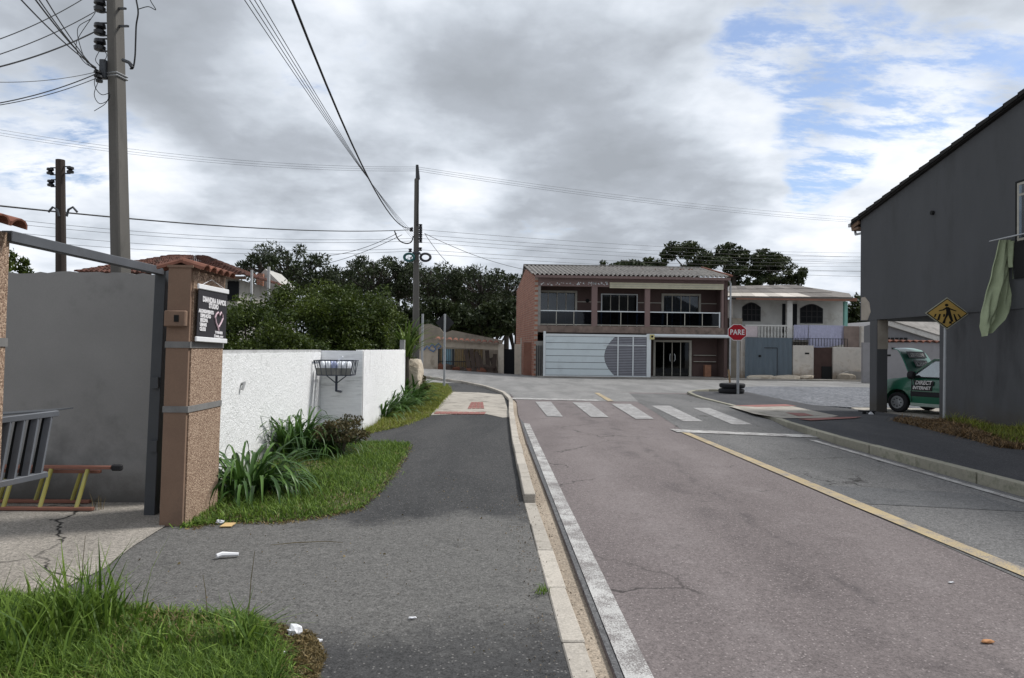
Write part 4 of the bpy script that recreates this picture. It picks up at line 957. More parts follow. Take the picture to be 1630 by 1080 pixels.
# ------------------------------------------------------------ poles and wires
mat('pole_concrete', (.115, .108, .098), .9, .18, 2, .006, 40, fine=.15, stain=(.07, .067, .062), sscale=3, samt=.7, stretch=(1, 1, .25))
mat('pole_wood', (.045, .035, .03), .95, .3, 4, .01, 20, stretch=(1, 1, .1)); mat('insulator', (.012, .012, .014), .35, .2, 6, spec=.5); mat('cable', (.012, .012, .013), .6, .1, 4)
mat('galvanised', (.36, .37, .38), .5, .15, 4, metal=.3)
def insul(c, parent, s=1.0):
    MB().lathe([(.02*s, -.06*s), (.055*s, -.055*s), (.06*s, -.02*s), (.03*s, 0), (.06*s, .02*s), (.055*s, .055*s), (.02*s, .06*s)], c, 10).build('insulator', 'insulator', parent, smooth=True)
def rect_pole(b0, top, w0, w1, rz, name, m, parent, H_shape=False):
    b = MB(); c, s = math.cos(rz), math.sin(rz)
    for p, w in ((b0, w0), (top, w1)):
        for i, j in ((-.5, -.62), (.5, -.62), (.5, .62), (-.5, .62)):
            x, y = i*w, j*w; b.v.append((p[0]+x*c-y*s, p[1]+x*s+y*c, p[2]))
    b.f = [(3,2,1,0),(4,5,6,7),(0,1,5,4),(1,2,6,5),(2,3,7,6),(3,0,4,7)]; return b.build(name, m, parent, bevel=.02)
# near pole
np_b = Vector((P(204, 440, 11.2)[0], 11.2, 0)); tp = Vector(P(183, 0, 11.2)); tp = np_b+(tp-np_b)*((9.2)/tp.z)
npole = thing('utility_pole', 'tall square concrete utility pole with stacked insulators behind the grey yard wall', 'utility pole', tuple(np_b))
rect_pole(np_b, tp, .215, .155, R(-15), 'shaft', 'pole_concrete', npole)
for py in (10, 47, 72):
    c = Vector(P(159, py, 11.15)); insul(tuple(c), npole, 1.5)
    d = Vector(P(176, py, 11.2))
    for dz in (.10, -.10): MB().bar((c.x, c.y, c.z+dz), (d.x+.06, d.y, d.z+dz), .025, .018).build('bracket', 'steel_dark', npole)
c = Vector(P(165, 110, 11.1)); bx(c.x-.05, c.x+.05, c.y-.05, c.y+.05, c.z-.16, c.z+.14).build('junction_box', 'steel_dark', npole, bevel=.01)
insul(tuple(Vector(P(155, 118, 11.0))), npole, .9); insul(tuple(Vector(P(158, 126, 11.0))), npole, .9)
for py in (120, 124.5):
    c = Vector(P(187, py, 11.2)); rect_pole(Vector((c.x, c.y, c.z-.013)), Vector((c.x, c.y, c.z+.013)), .205, .205, R(-15), 'steel_band', 'galvanised', npole)
for py, dx in ((14, 12), (42, 16)):
    c = Vector(P(188, py, 11.2)); e = Vector(P(188+dx, py, 11.0)); MB().bar(c, e, .03).build('step_bolt', 'steel_dark', npole)
MB().tube([P(196, 96, 11.1), P(206, 100, 11), P(211, 108, 11)], .03, 6).build('hook', 'steel_dark', npole)
for pts in ([(217, 0), (220, 20), (217, 40), (216, 65), (215, 90), (212, 108), (207, 110)], [(220, 15), (236, 11), (248, 16), (240, 2), (236, -12)]):
    MB().tube(cr([P(x, y, 11.0) for x, y in pts]), .013 if pts[0][0] == 217 else .007, 5).build('hanging_cable', 'cable', npole)
for pts in ([(160, 112), (151, 125), (152, 140), (162, 151), (175, 148)], [(158, 126), (150, 150), (158, 165), (172, 160), (175, 150), (168, 165), (150, 177)], [(159, 80), (152, 95), (158, 105)], [(164, 80), (170, 88), (165, 100)], [(152, 20), (125, 60), (122, 80), (135, 100), (152, 110)], [(145, 30), (124, 45), (128, 75), (140, 102), (156, 112)]):
    MB().tube(cr([P(x, y, 10.95) for x, y in pts]), .006, 4).build('loose_wire', 'cable', npole)
# wooden pole
wb = Vector((P(104, 440, 14)[0], 14, 0)); wt = Vector(P(96, 255, 14)); wp_ = thing('utility_pole', 'short dark wooden utility pole behind the grey yard wall', 'utility pole', tuple(wb))
MB().tube([wb, wb.lerp(wt, .5), wt], [.11, .10, .085], 10).build('shaft', 'pole_wood', wp_)
for px, py in ((80, 273), (112, 271), (81, 292)):
    c = P(px, py, 13.95); insul(c, wp_, 1.1); q = P(97, py, 14)
    for dz in (.07, -.07): MB().bar((c[0], c[1], c[2]+dz), (q[0], q[1], q[2]+dz), .02).build('bracket', 'steel_dark', wp_)
for s in (-1, 1): MB().tube([P(100+s*6, 345, 13.9), P(100+s*9, 334, 13.9), P(100+s*16, 330, 13.9), P(100+s*23, 338, 13.9)], .022, 6).build('hook', 'steel_dark', wp_)
# central pole
cY = 34.0; cb = Vector((P(662, 590, cY)[0], cY, 0)); ct = Vector(P(663, 285, cY))
cp = thing('utility_pole', 'slim pale concrete utility pole at the street corner beyond the white wall', 'utility pole', tuple(cb))
rect_pole(cb, ct, .34, .19, R(12), 'shaft', 'pole_concrete', cp)
c = Vector(P(664.5, 270, cY)); MB().tube([Vector(P(662, 290, cY)), Vector(P(665, 285, cY)), Vector(P(664, 263, cY))], [.07, .11, .07], 8).build('surge_arrester', 'insulator', cp)
MB().tube([Vector(P(666, 286, cY-.15)), Vector(P(666, 320, cY-.15)), Vector(P(664, 360, cY-.15))], .03, 5).build('down_cable', 'cable', cp)
for px, py in ((655, 366), (669.5, 360), (669.5, 366), (669.5, 372), (669.5, 378), (669.5, 384), (669, 397), (653, 399)): insul(P(px, py, cY-.1), cp, 1.5)
bx(*(lambda q, w: (q[0], w[0], cY-.2, cY+.2, w[2], q[2]))(P(657, 402, cY), P(669, 405, cY))).build('steel_band', 'steel_dark', cp)
for px, col in ((651, (.02, .09, .09)), (677, (.03, .03, .035))):
    q = Vector(P(px, 410, cY-.3)); mm = mat('coil_%s' % ('green' if px < 660 else 'black'), col, .6, .2, 8)
    ring = [q+Vector((math.cos(a)*.24, 0, math.sin(a)*.18)) for a in np.linspace(0, 2*math.pi, 20)]
    MB().tube(ring, .06, 6, False).tube([p+Vector((.02, .1, .02)) for p in ring], .05, 6, False).build('cable_coil', mm, cp)
MB().tube(cr([P(658, 376, cY-.2), P(655, 385, cY-.2), P(648, 388, cY-.2), (P(638, 385, cY-.2)), P(632, 378, cY-.2), P(628, 368, cY-.3)]), .03, 5).build('splice_loop', 'cable', cp)
# wires: each its own thing
mat('cable_grey', (.10, .105, .11), .6, .1, 4)
ORD = ['topmost', 'second', 'third', 'fourth', 'fifth', 'sixth', 'seventh', 'eighth', 'ninth', 'lowest']
def cable(lb, a, b, sag, r=.012, group=None, m='cable'):
    return tag(wire(a, b, sag, r).build('cable', 'cable_grey' if 'faint' in lb or 'very thin' in lb else m), lb, 'cable', group)
att = [Vector(P(660, 372+i*4, cY-.1)) for i in range(4)]
for i in range(4):
    e = Vector(P(402+i*7.5, 0, 9)); d = (e-att[i]); e2 = att[i]+d*1.5
    cable(('leftmost', 'second from left', 'third from left', 'rightmost')[i]+' of four thin parallel overhead lines from the central pole', att[i], e2+Vector((0, 0, .5)), .55, .006, 'parallel overhead lines')
e = Vector(P(462, 0, 9)); a = Vector(P(657, 362, cY-.1)); cable('thick black twisted cable sweeping overhead from the central pole', a, a+(e-a)*1.35+Vector((0, 0, 1.9)), 1.75, .019)
top3 = Vector(P(664, 266, cY))
for i, (dl, dr) in enumerate(((0, 0), (5, 5), (9, 8))):
    cable(('upper', 'middle', 'lower')[i]+' of three faint high lines from the central pole top towards the left', top3+Vector((0, 0, -.1*i)), P(-40, 200+dl, 28), .45, .006, 'high lines crossing the sky')
    cable(('upper', 'middle', 'lower')[i]+' of three faint high lines from the central pole top towards the right', top3+Vector((0, 0, -.1*i)), P(1420, 350+dr, 46), .35, .007, 'high lines crossing the sky on the right')
cable('dark cable from the left edge past the wooden pole to the central pole', P(-20, 326, 14), P(655, 366, cY), .25, .018)
for i, (y0, y1, g) in enumerate(((345, 380, 0), (352, 384, 0), (366, 396, 0), (378, 400, 0))):
    cable(ORD[i]+' of four faint lines running left of the central pole behind the wooden pole', P(-20, y0, 26), P(655, y1, cY), .35, .008, 'faint lines left of the central pole')
for i, (y0, y1) in enumerate(((366, 401), (374, 407), (380, 412), (386, 418), (398, 420), (404, 428))):
    cable(ORD[i]+' of six lines fanning right from the central pole, counted from the top', P(670, y0, cY), P(1500, y1, 64), .5, .008, 'lines right of the central pole')
for k_, (x1, y1, x0, y0) in enumerate(((500, 408, 632, 372), (470, 428, 640, 374))): cable(('upper', 'lower')[k_]+' service cable dropping left from the central pole over the pines', P(x0, y0, cY), P(x1, y1, 40), .3, .014, 'service cables left of the pole')
for k_, (x1, y1) in enumerate(((735, 436), (850, 432))): cable(('steep', 'longer')[k_]+' service cable dropping right from the central pole towards the brick wall', P(676, 372, cY), P(x1, y1, 40.5), .25, .013, 'service cables right of the pole')
for i, y in enumerate((405, 414, 428, 436)): cable(ORD[i]+' of four very thin far lines in the gap beside the dark house', P(1180, y-4, 90), P(1480, y+4, 90), .3, .02, 'far lines beside the dark house')
for i, (x, y, r) in enumerate(((-10, 66, .007), (-10, 90, .007), (-10, 109, .011), (-10, 131, .005), (-10, 166, .008), (-10, 169, .006), (28, -6, .008), (52, -6, .009), (58, -6, .007), (70, -6, .007))):
    end = P(153, (17, 18, 50, 115, 118, 125, 108, 110, 112, 112)[i], 11)
    if i == 0: end = P(140, -6, 11)
    cable(('uppermost', 'second', 'third thick', 'fourth faint', 'fifth', 'lowest', 'steep leftmost', 'steep second', 'steep third', 'steep rightmost')[i]+' dark wire fanning left from the square concrete pole', end, P(x, y, 9.5 if i < 6 else 7), .05, r, 'wires fanning from the square concrete pole')

# ------------------------------------------------------------ far side of the cross street, left part
mat('ruin_render', (.27, .235, .19), .95, .22, 1.4, .015, 14, stain=(.14, .12, .10), sscale=1.2, samt=.8, fine=.1)
mat('beige_wall', (.42, .36, .29), .9, .2, 1.4, .006, 25, stain=(.22, .18, .14), sscale=1.6, samt=.8)
mat('gate_ochre', (.36, .25, .12), .75, .2, 5, stain=(.2, .13, .07), sscale=4); mat('gate_iron', (.03, .03, .032), .6, .2, 5); mat('sky_blue', (.22, .38, .46), .7, .15, 4)
mat('old_plank', (.055, .04, .032), .9, .3, 4, .01, 30, rnd=.5); mat('rust', (.13, .05, .03), .9, .3, 5)
YF = 44.0
def wl(pts, Y, m, name, parent, th=.2): return MB().prism([P(x, y, Y) for x, y in pts], (0, th, 0)).build(name, m, parent)
ru = thing('ruined_wall', 'broken curved remains of a grey rendered wall below the dark grove', 'wall', (P(730, 580, 46)[0], 46, .3))
wl([(660, 600), (660, 528), (672, 517), (685, 516), (700, 522), (706, 530), (712, 529), (720, 526), (745, 531), (770, 536), (800, 542), (800, 600)], 46, 'ruin_render', 'wall_face', ru, .3)
bw = thing('boundary_wall', 'beige boundary wall with wavy clay tile capping beyond the cross street', 'wall', (P(730, 590, YF)[0], YF, .3))
wl([(640, 592), (640, 566), (656, 562), (680, 556), (684, 553), (697, 556), (697, 592)], YF, 'beige_wall', 'low_wall', bw)
wl([(697, 552), (697, 542), (765, 546), (800, 549), (800, 558), (765, 556)], YF, 'beige_wall', 'lintel', bw)
for i in range(11):
    q = P(697+i*9.3, 541.5+i*.62, YF-.05); half_tile((q[0], YF-.35, q[2]-.03), (q[0], YF+.2, q[2]+.12), .36, 'cap_tile', bw)
for s, px in (('', 0),):
    wl([(793, 602), (793, 548), (802, 548), (802, 602)], YF-.06, mat('pale_post', (.55, .50, .42), .9, .2, 3, stain=(.3, .26, .2), sscale=3), 'pale_post', bw)
# blue scrawl along the wall
for pts in ([(682, 556), (688, 548), (694, 556), (690, 560), (684, 557)], [(692, 553), (698, 547), (702, 552), (697, 556)], [(674, 558), (680, 551), (684, 556)]):
    MB().tube([P(x, y, YF-.03) for x, y in pts], .045, 5).build('graffiti_stroke', mat('graffiti_blue', (.10, .17, .30), .7, .2, 6), bw)
fg = thing('slatted_gate', 'ochre slatted gate with a pale blue panel and iron bars beyond the cross street', 'gate', (P(730, 592, YF)[0], YF+.1, .3))
x0, x1, zb, zt = P(698, 590, YF)[0], P(768, 594, YF)[0], P(730, 592, YF)[2], P(730, 556, YF)[2]
for i in range(14):
    x = x0+(x1-x0)*i/14; blue = 1 <= i <= 4
    bx(x+.01, x+(x1-x0)/14-.02, YF+.22, YF+.26, zb, zt).build('slat', 'sky_blue' if blue else 'gate_ochre', fg)
for i in range(24): x = x0+(x1-x0)*i/23; MB().bar((x, YF+.1, zb), (x, YF+.1, zt), .025).build('iron_bar', 'gate_iron', fg)
for x in (x0, x0+(x1-x0)*.33, x0+(x1-x0)*.66): MB().bar((x, YF+.08, zb), (x, YF+.08, zt), .09).build('gate_post', 'gate_iron', fg)
MB().bar((x0, YF+.06, zb+.45*(zt-zb)), (x1, YF+.06, zb+.45*(zt-zb)), .05).build('rail', 'gate_iron', fg)
for i, (px, tx, hh) in enumerate(((748, 741, 557), (755, 750, 556), (763, 758, 560), (770, 762, 566), (778, 775, 558), (785, 788, 564), (790, 782, 570))):
    b0, b1 = P(px, 598, YF-.5), P(tx, hh, YF-.12)
    tag(MB().bar((b0[0], b0[1], zb-.05), b1, .26, .05, up=(0, 1, 0)).build('plank', 'old_plank'), ('first', 'second', 'third', 'fourth', 'fifth', 'sixth', 'last')[i]+' dark weathered plank from the slatted gate, leaning on the boundary wall', 'plank', 'planks leaning by the slatted gate')
# heap of scrap at the foot of the gate
sh_ = thing('scrap_heap', 'dark heap of scrap piled in front of the slatted gate', 'scrap', (P(740, 592, YF)[0], YF-.45, zb))
for i in range(12):
    px = 704+i*7.0; c = P(px, 592-random.uniform(0, 6), YF-.45)
    o = boulder('scrap_lump', None, (c[0], c[1], zb+.12), (random.uniform(.2, .4), .25, random.uniform(.15, .4)), 'rust' if i % 3 == 0 else 'old_plank', 100+i, 2, .35, sh_)
dk = thing('doorway', 'narrow black doorway between the pale post and the brick house', 'doorway', (P(810, 600, YF)[0], YF, .1))
wl([(802, 603), (802, 556), (819, 556), (819, 603)], YF+.1, 'window_dark', 'door', dk, .1)
wl([(819, 603), (819, 548), (830, 548), (830, 604)], YF, 'pale_post', 'jamb', dk, .2)

# ------------------------------------------------------------ two-storey house facing the crossing
Y1 = 41.0
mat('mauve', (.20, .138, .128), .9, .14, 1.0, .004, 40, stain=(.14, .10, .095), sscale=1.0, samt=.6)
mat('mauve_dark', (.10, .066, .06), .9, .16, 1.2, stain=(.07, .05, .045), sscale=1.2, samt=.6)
mat('cement_sheet', (.22, .205, .19), .9, .25, 2.5, .004, 30, stain=(.13, .118, .105), sscale=2.0, samt=.9, fine=.1, fscale=30)
mat('cream_metal', (.50, .47, .34), .6, .12, 3); mat('white_metal', (.66, .69, .70), .45, .06, 2, stain=(.5, .52, .52), sscale=2); mat('gate_white', (.60, .66, .68), .5, .05, 1.5, stain=(.48, .52, .54), sscale=1.2)
mat('louvre_grey', (.30, .30, .335), .5, .1, 3); mat('frame_pale', (.40, .38, .33), .7, .15, 3, stain=(.25, .22, .19), sscale=4)
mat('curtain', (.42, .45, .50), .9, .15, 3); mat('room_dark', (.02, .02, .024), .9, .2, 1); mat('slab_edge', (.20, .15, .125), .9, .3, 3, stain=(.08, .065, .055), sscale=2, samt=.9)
mat('old_concrete', (.27, .255, .235), .9, .2, 2, stain=(.15, .14, .13), sscale=2, samt=.8)
glass('pane_glass', (.42, .46, .50), .05); glass('rail_glass', (.16, .20, .27), .03)
brickmat('brick_side', (.38, .16, .10), (.24, .095, .06), (.34, .28, .24), 2.6, 'YZ')
h1 = thing('two_storey_house', 'two-storey mauve house with glass balcony and white gate facing the crossing', 'house', (8, Y1, .05))
def fx(px, Y=Y1): return P(px, 560, Y)[0]
def fz(py, px=1000, Y=Y1): return P(px, py, Y)[2]
X0, X1 = fx(850), fx(1158)
ze, zbm, zrail, zsl0, zsl1 = fz(441), fz(457.5), fz(496.5), fz(531), fz(520)
# brick side wall, roof, beam
MB().add([(X0, Y1, -.1), (X0-.75, Y1+10, -.1), (X0-.75, Y1+10, ze-.1), (X0-.35, Y1+4.6, fz(426, 840, 45.6)-.1), (X0, Y1, ze-.05), (X0+.2, Y1, -.1), (X0-.55, Y1+10, -.1), (X0-.55, Y1+10, ze-.1), (X0-.15, Y1+4.6, fz(426, 840, 45.6)-.1), (X0+.2, Y1, ze-.05)],
         [(0,1,2,3,4),(9,8,7,6,5),(0,4,9,5),(1,6,7,2),(4,3,8,9),(3,2,7,8)]).build('brick_side_wall', 'brick_side', h1)
bx(X1-.2, X1, Y1, Y1+9, -.1, ze-.1).build('side_wall', 'mauve_dark', h1)
bx(X0+.203, X1-.203, Y1+8.8, Y1+9, -.1, ze-.1).build('back_wall', 'mauve_dark', h1)
zr_ = fz(426, 985, 45.5); b = MB(); nx, ny = 460, 6; xa, xb_ = X0-.2, X1+.05
for j in range(ny+1):
    v_ = j/ny
    for i in range(nx+1):
        u = i/nx; b.v.append((xa+(xb_-xa)*u-.3*v_, Y1-.45+5.0*v_, ze+.04+(zr_-ze)*v_+.055*math.sin(u*(xb_-xa)/.27*2*math.pi)+(.02 if j % 2 else 0)))
b.f = [(j*(nx+1)+i, j*(nx+1)+i+1, (j+1)*(nx+1)+i+1, (j+1)*(nx+1)+i) for j in range(ny) for i in range(nx)]
rf = b.build('corrugated_roof', 'cement_sheet', h1, smooth=True)
MB().prism([(xa-.3, Y1+4.45, zr_+.05), (xa-.3, Y1+9.5, ze+.1), (xa-.3, Y1+9.5, ze+.16), (xa-.3, Y1+4.45, zr_+.12)], (xb_-xa, 0, 0)).build('rear_roof', 'cement_sheet', h1)
for px in (870, 893, 933, 957, 983, 1022, 1045, 1069, 1085, 1099): q = P(px, 431, 44.2); bx(q[0]-.12, q[0]+.12, 44.1, 44.35, q[2]-.08, q[2]+.1).build('ridge_tile', 'clay_tile', rf)
MB().bar((xb_+.02, Y1-.45, ze+.10), (xb_-.28, Y1+4.55, zr_+.10), .12, .09).build('verge_trim', 'clay_tile', rf)
bx(X0+.21, X1-.21, Y1+.0, Y1+.25, zbm, ze-.02).build('beam', 'mauve', h1)
bx(X0-.02, X1+.02, Y1-.42, Y1-.36, ze-.16, ze-.01).build('fascia', 'mauve', h1)
bx(fx(969), fx(1150), Y1-.10, Y1-.002, fz(459.5), fz(450.5)).build('cream_gutter', 'cream_metal', h1)
for k in (453.5, 456.5): bx(fx(969), fx(1150), Y1-.115, Y1-.1, fz(k+.35), fz(k-.35)).build('gutter_ridge', 'frame_pale', h1)
rg = random.Random(9)
mb = MB()
for i in range(60):
    px = 858+rg.random()*107 if i < 30 else 918+rg.random()*48; py = 452.5+rg.uniform(-2.0, 2.0); q = P(px, py, Y1-.004); w, h_ = rg.uniform(.03, .12), rg.uniform(.02, .08)
    mb.prism([(q[0], q[1], q[2]), (q[0]+w, q[1], q[2]+rg.uniform(-.02, .02)), (q[0]+w*.7, q[1], q[2]+h_), (q[0]+w*.1, q[1], q[2]+h_*.8)], (0, .002, 0))
mb.build('peeling_paint', 'white_metal', h1, 'stuff')
for a, c in ((850, 857), (941, 950), (1026, 1034), (1148, 1157)):
    bx(fx(a)+(.205 if a == 850 else 0), fx(c)+(.1 if a == 850 else 0)-(.205 if a == 1148 else 0), Y1-.003, Y1+.24, zsl1, zbm+.003).build('balcony_column', 'mauve' if a != 850 else 'old_concrete', h1)
bx(X0+.21, X1-.21, Y1-.02, Y1+8, zsl0, zsl1).build('balcony_slab', 'slab_edge', h1)
# first floor recessed wall with three glazed openings
YR = Y1+1.5
def opening_wall(x0, x1, z0, z1, holes, Y, th, m, parent, name='recessed_wall'):
    xs = sorted(holes); cur = x0
    for a, c, zb_, zt_ in xs:
        bx(cur, a, Y, Y+th, z0, z1).build(name, m, parent)
        if zb_ > z0+.01: bx(a, c, Y, Y+th, z0, zb_).build(name, m, parent)
        bx(a, c, Y, Y+th, zt_, z1).build(name, m, parent); cur = c
    bx(cur, x1, Y, Y+th, z0, z1).build(name, m, parent)
def fxr(px): return P(px, 500, YR)[0]
def fzr(py, px=1000): return P(px, py, YR)[2]
hl = [(fxr(858), fxr(915), zsl1+.02, fzr(468)), (fxr(958), fxr(1013), zsl1+.02, fzr(470)), (fxr(1056), fxr(1112), zsl1+.02, fzr(470))]
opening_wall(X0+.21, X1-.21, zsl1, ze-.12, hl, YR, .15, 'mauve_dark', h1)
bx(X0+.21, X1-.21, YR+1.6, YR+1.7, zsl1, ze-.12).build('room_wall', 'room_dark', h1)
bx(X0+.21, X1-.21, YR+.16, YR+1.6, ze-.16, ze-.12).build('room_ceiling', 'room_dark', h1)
for k, (a, c, z0, z1) in enumerate(hl):
    w = thing('glazed_opening', '', ''); w.parent = h1; del w['label'], w['category']; ORG[w.name] = ORG[h1.name]
    fm = 'white_metal' if k == 1 else 'frame_pale'; fw = .06 if k == 1 else .13
    MB().box(a-fw, a, YR-.05, YR+.02, z0, z1+fw).box(c, c+fw, YR-.05, YR+.02, z0, z1+fw).box(a, c, YR-.05, YR+.02, z1, z1+fw).build('frame', fm, w)
    n = 4
    for i in range(n):
        p, q = a+(c-a)*i/n, a+(c-a)*(i+1)/n
        bx(p+.03, q-.03, YR+.05, YR+.06, z0+.03, z1-.03).build('pane', 'pane_glass', w)
        bx(p-.02 if i else p, p+.03, YR+.03, YR+.08, z0, z1).build('mullion', 'frame_pale', w)
    if k != 1:
        for (u0, u1) in ((.05, .48), (.60, .98)) if k == 0 else ((.03, .97),):
            mb = MB(); m_ = 60
            for i in range(m_+1):
                u = u0+(u1-u0)*i/m_; x = a+(c-a)*u; y = YR+.30+.05*math.sin(i*1.1)+.02*math.sin(i*2.7); mb.v += [(x, y, z0+.03), (x, y, z1-.03)]
            mb.f = [(2*i, 2*i+2, 2*i+3, 2*i+1) for i in range(m_)]; mb.build('curtain', 'curtain', w, smooth=True)
for (a, c) in ((917, 941), (1034, 1056), (1114, 1148), (1015, 1026), (950, 957)):
    q = fzr(482.5); bx(fxr(a), fxr(c), YR-.012, YR-.002, q, q+.05).build('wall_line', 'frame_pale', h1)
q = P(935, 479, YR); MB().lathe([(.12, 0), (.12, .03)], (q[0], YR-.05, q[2]), 10, 'y').build('wall_lamp', 'black_gap', h1)
# balustrade: rails, glass, posts
for a, c, n in ((857, 941, 3), (950, 1026, 2), (1034, 1146, 4)):
    xa_, xc_ = fx(a), fx(c)
    bx(xa_, xc_, Y1+.06, Y1+.12, zrail-.03, zrail+.03).build('top_rail', 'white_metal', h1)
    bx(xa_, xc_, Y1+.07, Y1+.11, zsl1+.04, zsl1+.09).build('bottom_rail', 'frame_pale', h1)
    for i in range(n):
        p, q = xa_+(xc_-xa_)*i/n, xa_+(xc_-xa_)*(i+1)/n; bx(p+.02, q-.02, Y1+.083, Y1+.097, zsl1+.09, zrail-.03).build('balcony_pane', 'rail_glass', h1)
        if i: bx(p-.02, p+.02, Y1+.07, Y1+.11, zsl1, zrail-.03).build('rail_post', 'frame_pale', h1)
bx(fx(1146)-.05, fx(1146)+.02, Y1+.05, Y1+.13, zsl1, zrail+.05).build('rail_post', 'white_metal', h1)
# ground floor: room behind, glass doors, white pipe
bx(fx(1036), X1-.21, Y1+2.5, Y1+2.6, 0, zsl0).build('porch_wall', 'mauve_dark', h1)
bx(X0+.21, X1-.21, Y1+2.6, Y1+8, .0, .05).build('porch_floor', 'old_concrete', h1)
bx(fx(1030), X1-.21, Y1-.05, Y1+2.5, .0, .08).build('porch_floor', 'old_concrete', h1)
YD = Y1+1.2
da, dc, dz1 = P(1043, 560, YD)[0], P(1097, 560, YD)[0], P(1070, 545, YD)[2]
dr = thing('glass_door', '', ''); dr.parent = h1; del dr['label'], dr['category']; ORG[dr.name] = ORG[h1.name]
MB().box(da-.12, da, YD-.05, YD+.1, .08, dz1+.12).box(dc, dc+.14, YD-.05, YD+.1, .08, dz1+.12).box(da, dc, YD-.05, YD+.1, dz1, dz1+.12).build('frame', 'frame_pale', dr)
for i in range(4):
    p, q = da+(dc-da)*i/4, da+(dc-da)*(i+1)/4; bx(p+.025, q-.025, YD+.03, YD+.04, .1, dz1-.02).build('pane', 'rail_glass', dr); bx(p-.02, p+.02, YD+.01, YD+.06, .08, dz1).build('mullion', 'frame_pale', dr)
for s in (-1, 1): x = (da+dc)/2+s*.12; MB().tube([(x, YD-.02, 1.0), (x+s*.04, YD-.08, 1.1), (x+s*.04, YD-.08, 1.35), (x, YD-.02, 1.45)], .02, 6).build('door_handle', 'white_metal', dr)
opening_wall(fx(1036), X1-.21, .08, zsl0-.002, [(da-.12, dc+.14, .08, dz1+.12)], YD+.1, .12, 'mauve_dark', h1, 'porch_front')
bx(da-.1, dc+.1, YD+1.0, YD+1.05, .08, dz1+.2).build('door_backing', 'room_dark', h1)
for py in (566, 576): q = P(1120, py, YD); bx(P(1104, py, YD)[0], P(1139, py, YD)[0], YD-.1, YD+.09, q[2]-.02, q[2]+.02).build('shelf', 'frame_pale', h1)
o = bx(P(1118, 582, YD)[0], P(1128, 588, YD)[0], YD-.5, YD-.2, .08, P(1120, 581, YD)[2]).build('wooden_box', mat('box_wood', (.26, .13, .08), .8, .2, 6), bevel=.01); tag(o, 'brown wooden box in the open porch right of the glass doors', 'box')
mb = MB().bar(P(1155, 598, Y1+.5), P(1162, 576, Y1+.9), .3, .05, up=(0, 1, 0)); tag(mb.build('board', 'old_concrete'), 'grey board leaning at the right end of the open porch', 'board')
MB().tube([(fx(1030), Y1-.08, fz(534)), (X1+.1, Y1-.08, fz(534))], .10, 10).build('white_pipe', 'white_metal', h1)
# white gate: frame, boards with a curved end, louvres
gt = thing('driveway_gate', 'white sliding gate of wide boards with a curved edge and grey louvres', 'gate', (fx(950), Y1-.3, .02))
YG = Y1-.32; ga, gb, gz0, gz1 = P(868, 560, YG)[0], P(1030, 560, YG)[0], .03, P(950, 533.5, YG)[2]
bx(ga-.12, ga+.02, YG-.05, YG+.08, 0, gz1+.18).build('gate_post', 'white_metal', gt, bevel=.01); bx(gb-.03, gb+.22, YG-.05, YG+.08, 0, gz1+.10).build('gate_post', 'white_metal', gt, bevel=.01)
bx(ga+.022, gb-.032, YG-.04, YG+.06, gz1-.10, gz1+.04).build('top_frame', 'white_metal', gt); bx(ga+.022, gb-.032, YG-.03, YG+.05, gz0, gz0+.08).build('bottom_frame', 'white_metal', gt)
xc = P(962, 560, YG)[0]; zz0, zz1 = gz0+.085, gz1-.105; zm = (zz0+zz1)/2
def curve_x(z): return xc+.62*((z-zm)/((zz1-zz0)/2))**2
for i in range(6):
    a, c = zz0+(zz1-zz0)*i/6+.015, zz0+(zz1-zz0)*(i+1)/6-.015; n = 5
    poly = [(ga+.03, YG-.02, a)]+[(curve_x(a+(c-a)*k/n), YG-.02, a+(c-a)*k/n) for k in range(n+1)]+[(ga+.03, YG-.02, c)]
    MB().prism(poly, (0, .03, 0)).build('board', 'gate_white', gt)
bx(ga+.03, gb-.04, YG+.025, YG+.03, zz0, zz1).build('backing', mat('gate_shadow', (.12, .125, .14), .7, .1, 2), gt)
for i in range(24):
    z = zz0+(zz1-zz0)*(i+.2)/24; MB().bar((curve_x(z)+.02, YG, z), (gb-.05, YG, z+.0), .045, .05).build('louvre', 'louvre_grey', gt)
for px in (983.5, 1007.5): x = P(px, 560, YG)[0]; bx(x-.035, x+.035, YG-.06, YG-.028, zz0, zz1).build('upright', 'white_metal', gt)
bx(P(960, 560, YG)[0], gb-.05, YG-.058, YG-.03, P(990, 550.5, YG)[2], P(990, 549.3, YG)[2]).build('cross_rail', 'white_metal', gt)
q = P(1037, 537, YG); MB().prism([(q[0]-.12, YG-.09, q[2]-.14), (q[0]+.16, YG-.09, q[2]-.14), (q[0]+.16, YG-.09, q[2]+.16), (q[0]-.12, YG-.09, q[2]+.16)], (0, .02, 0)).build('yellow_sign', mat('sign_cream', (.55, .48, .22), .6, .15, 8), gt)
MB().lathe([(.07, 0), (.07, .012)], (q[0]+.02, YG-.102, q[2]+.03), 6, 'y').build('sign_emblem', 'black_gap', gt)
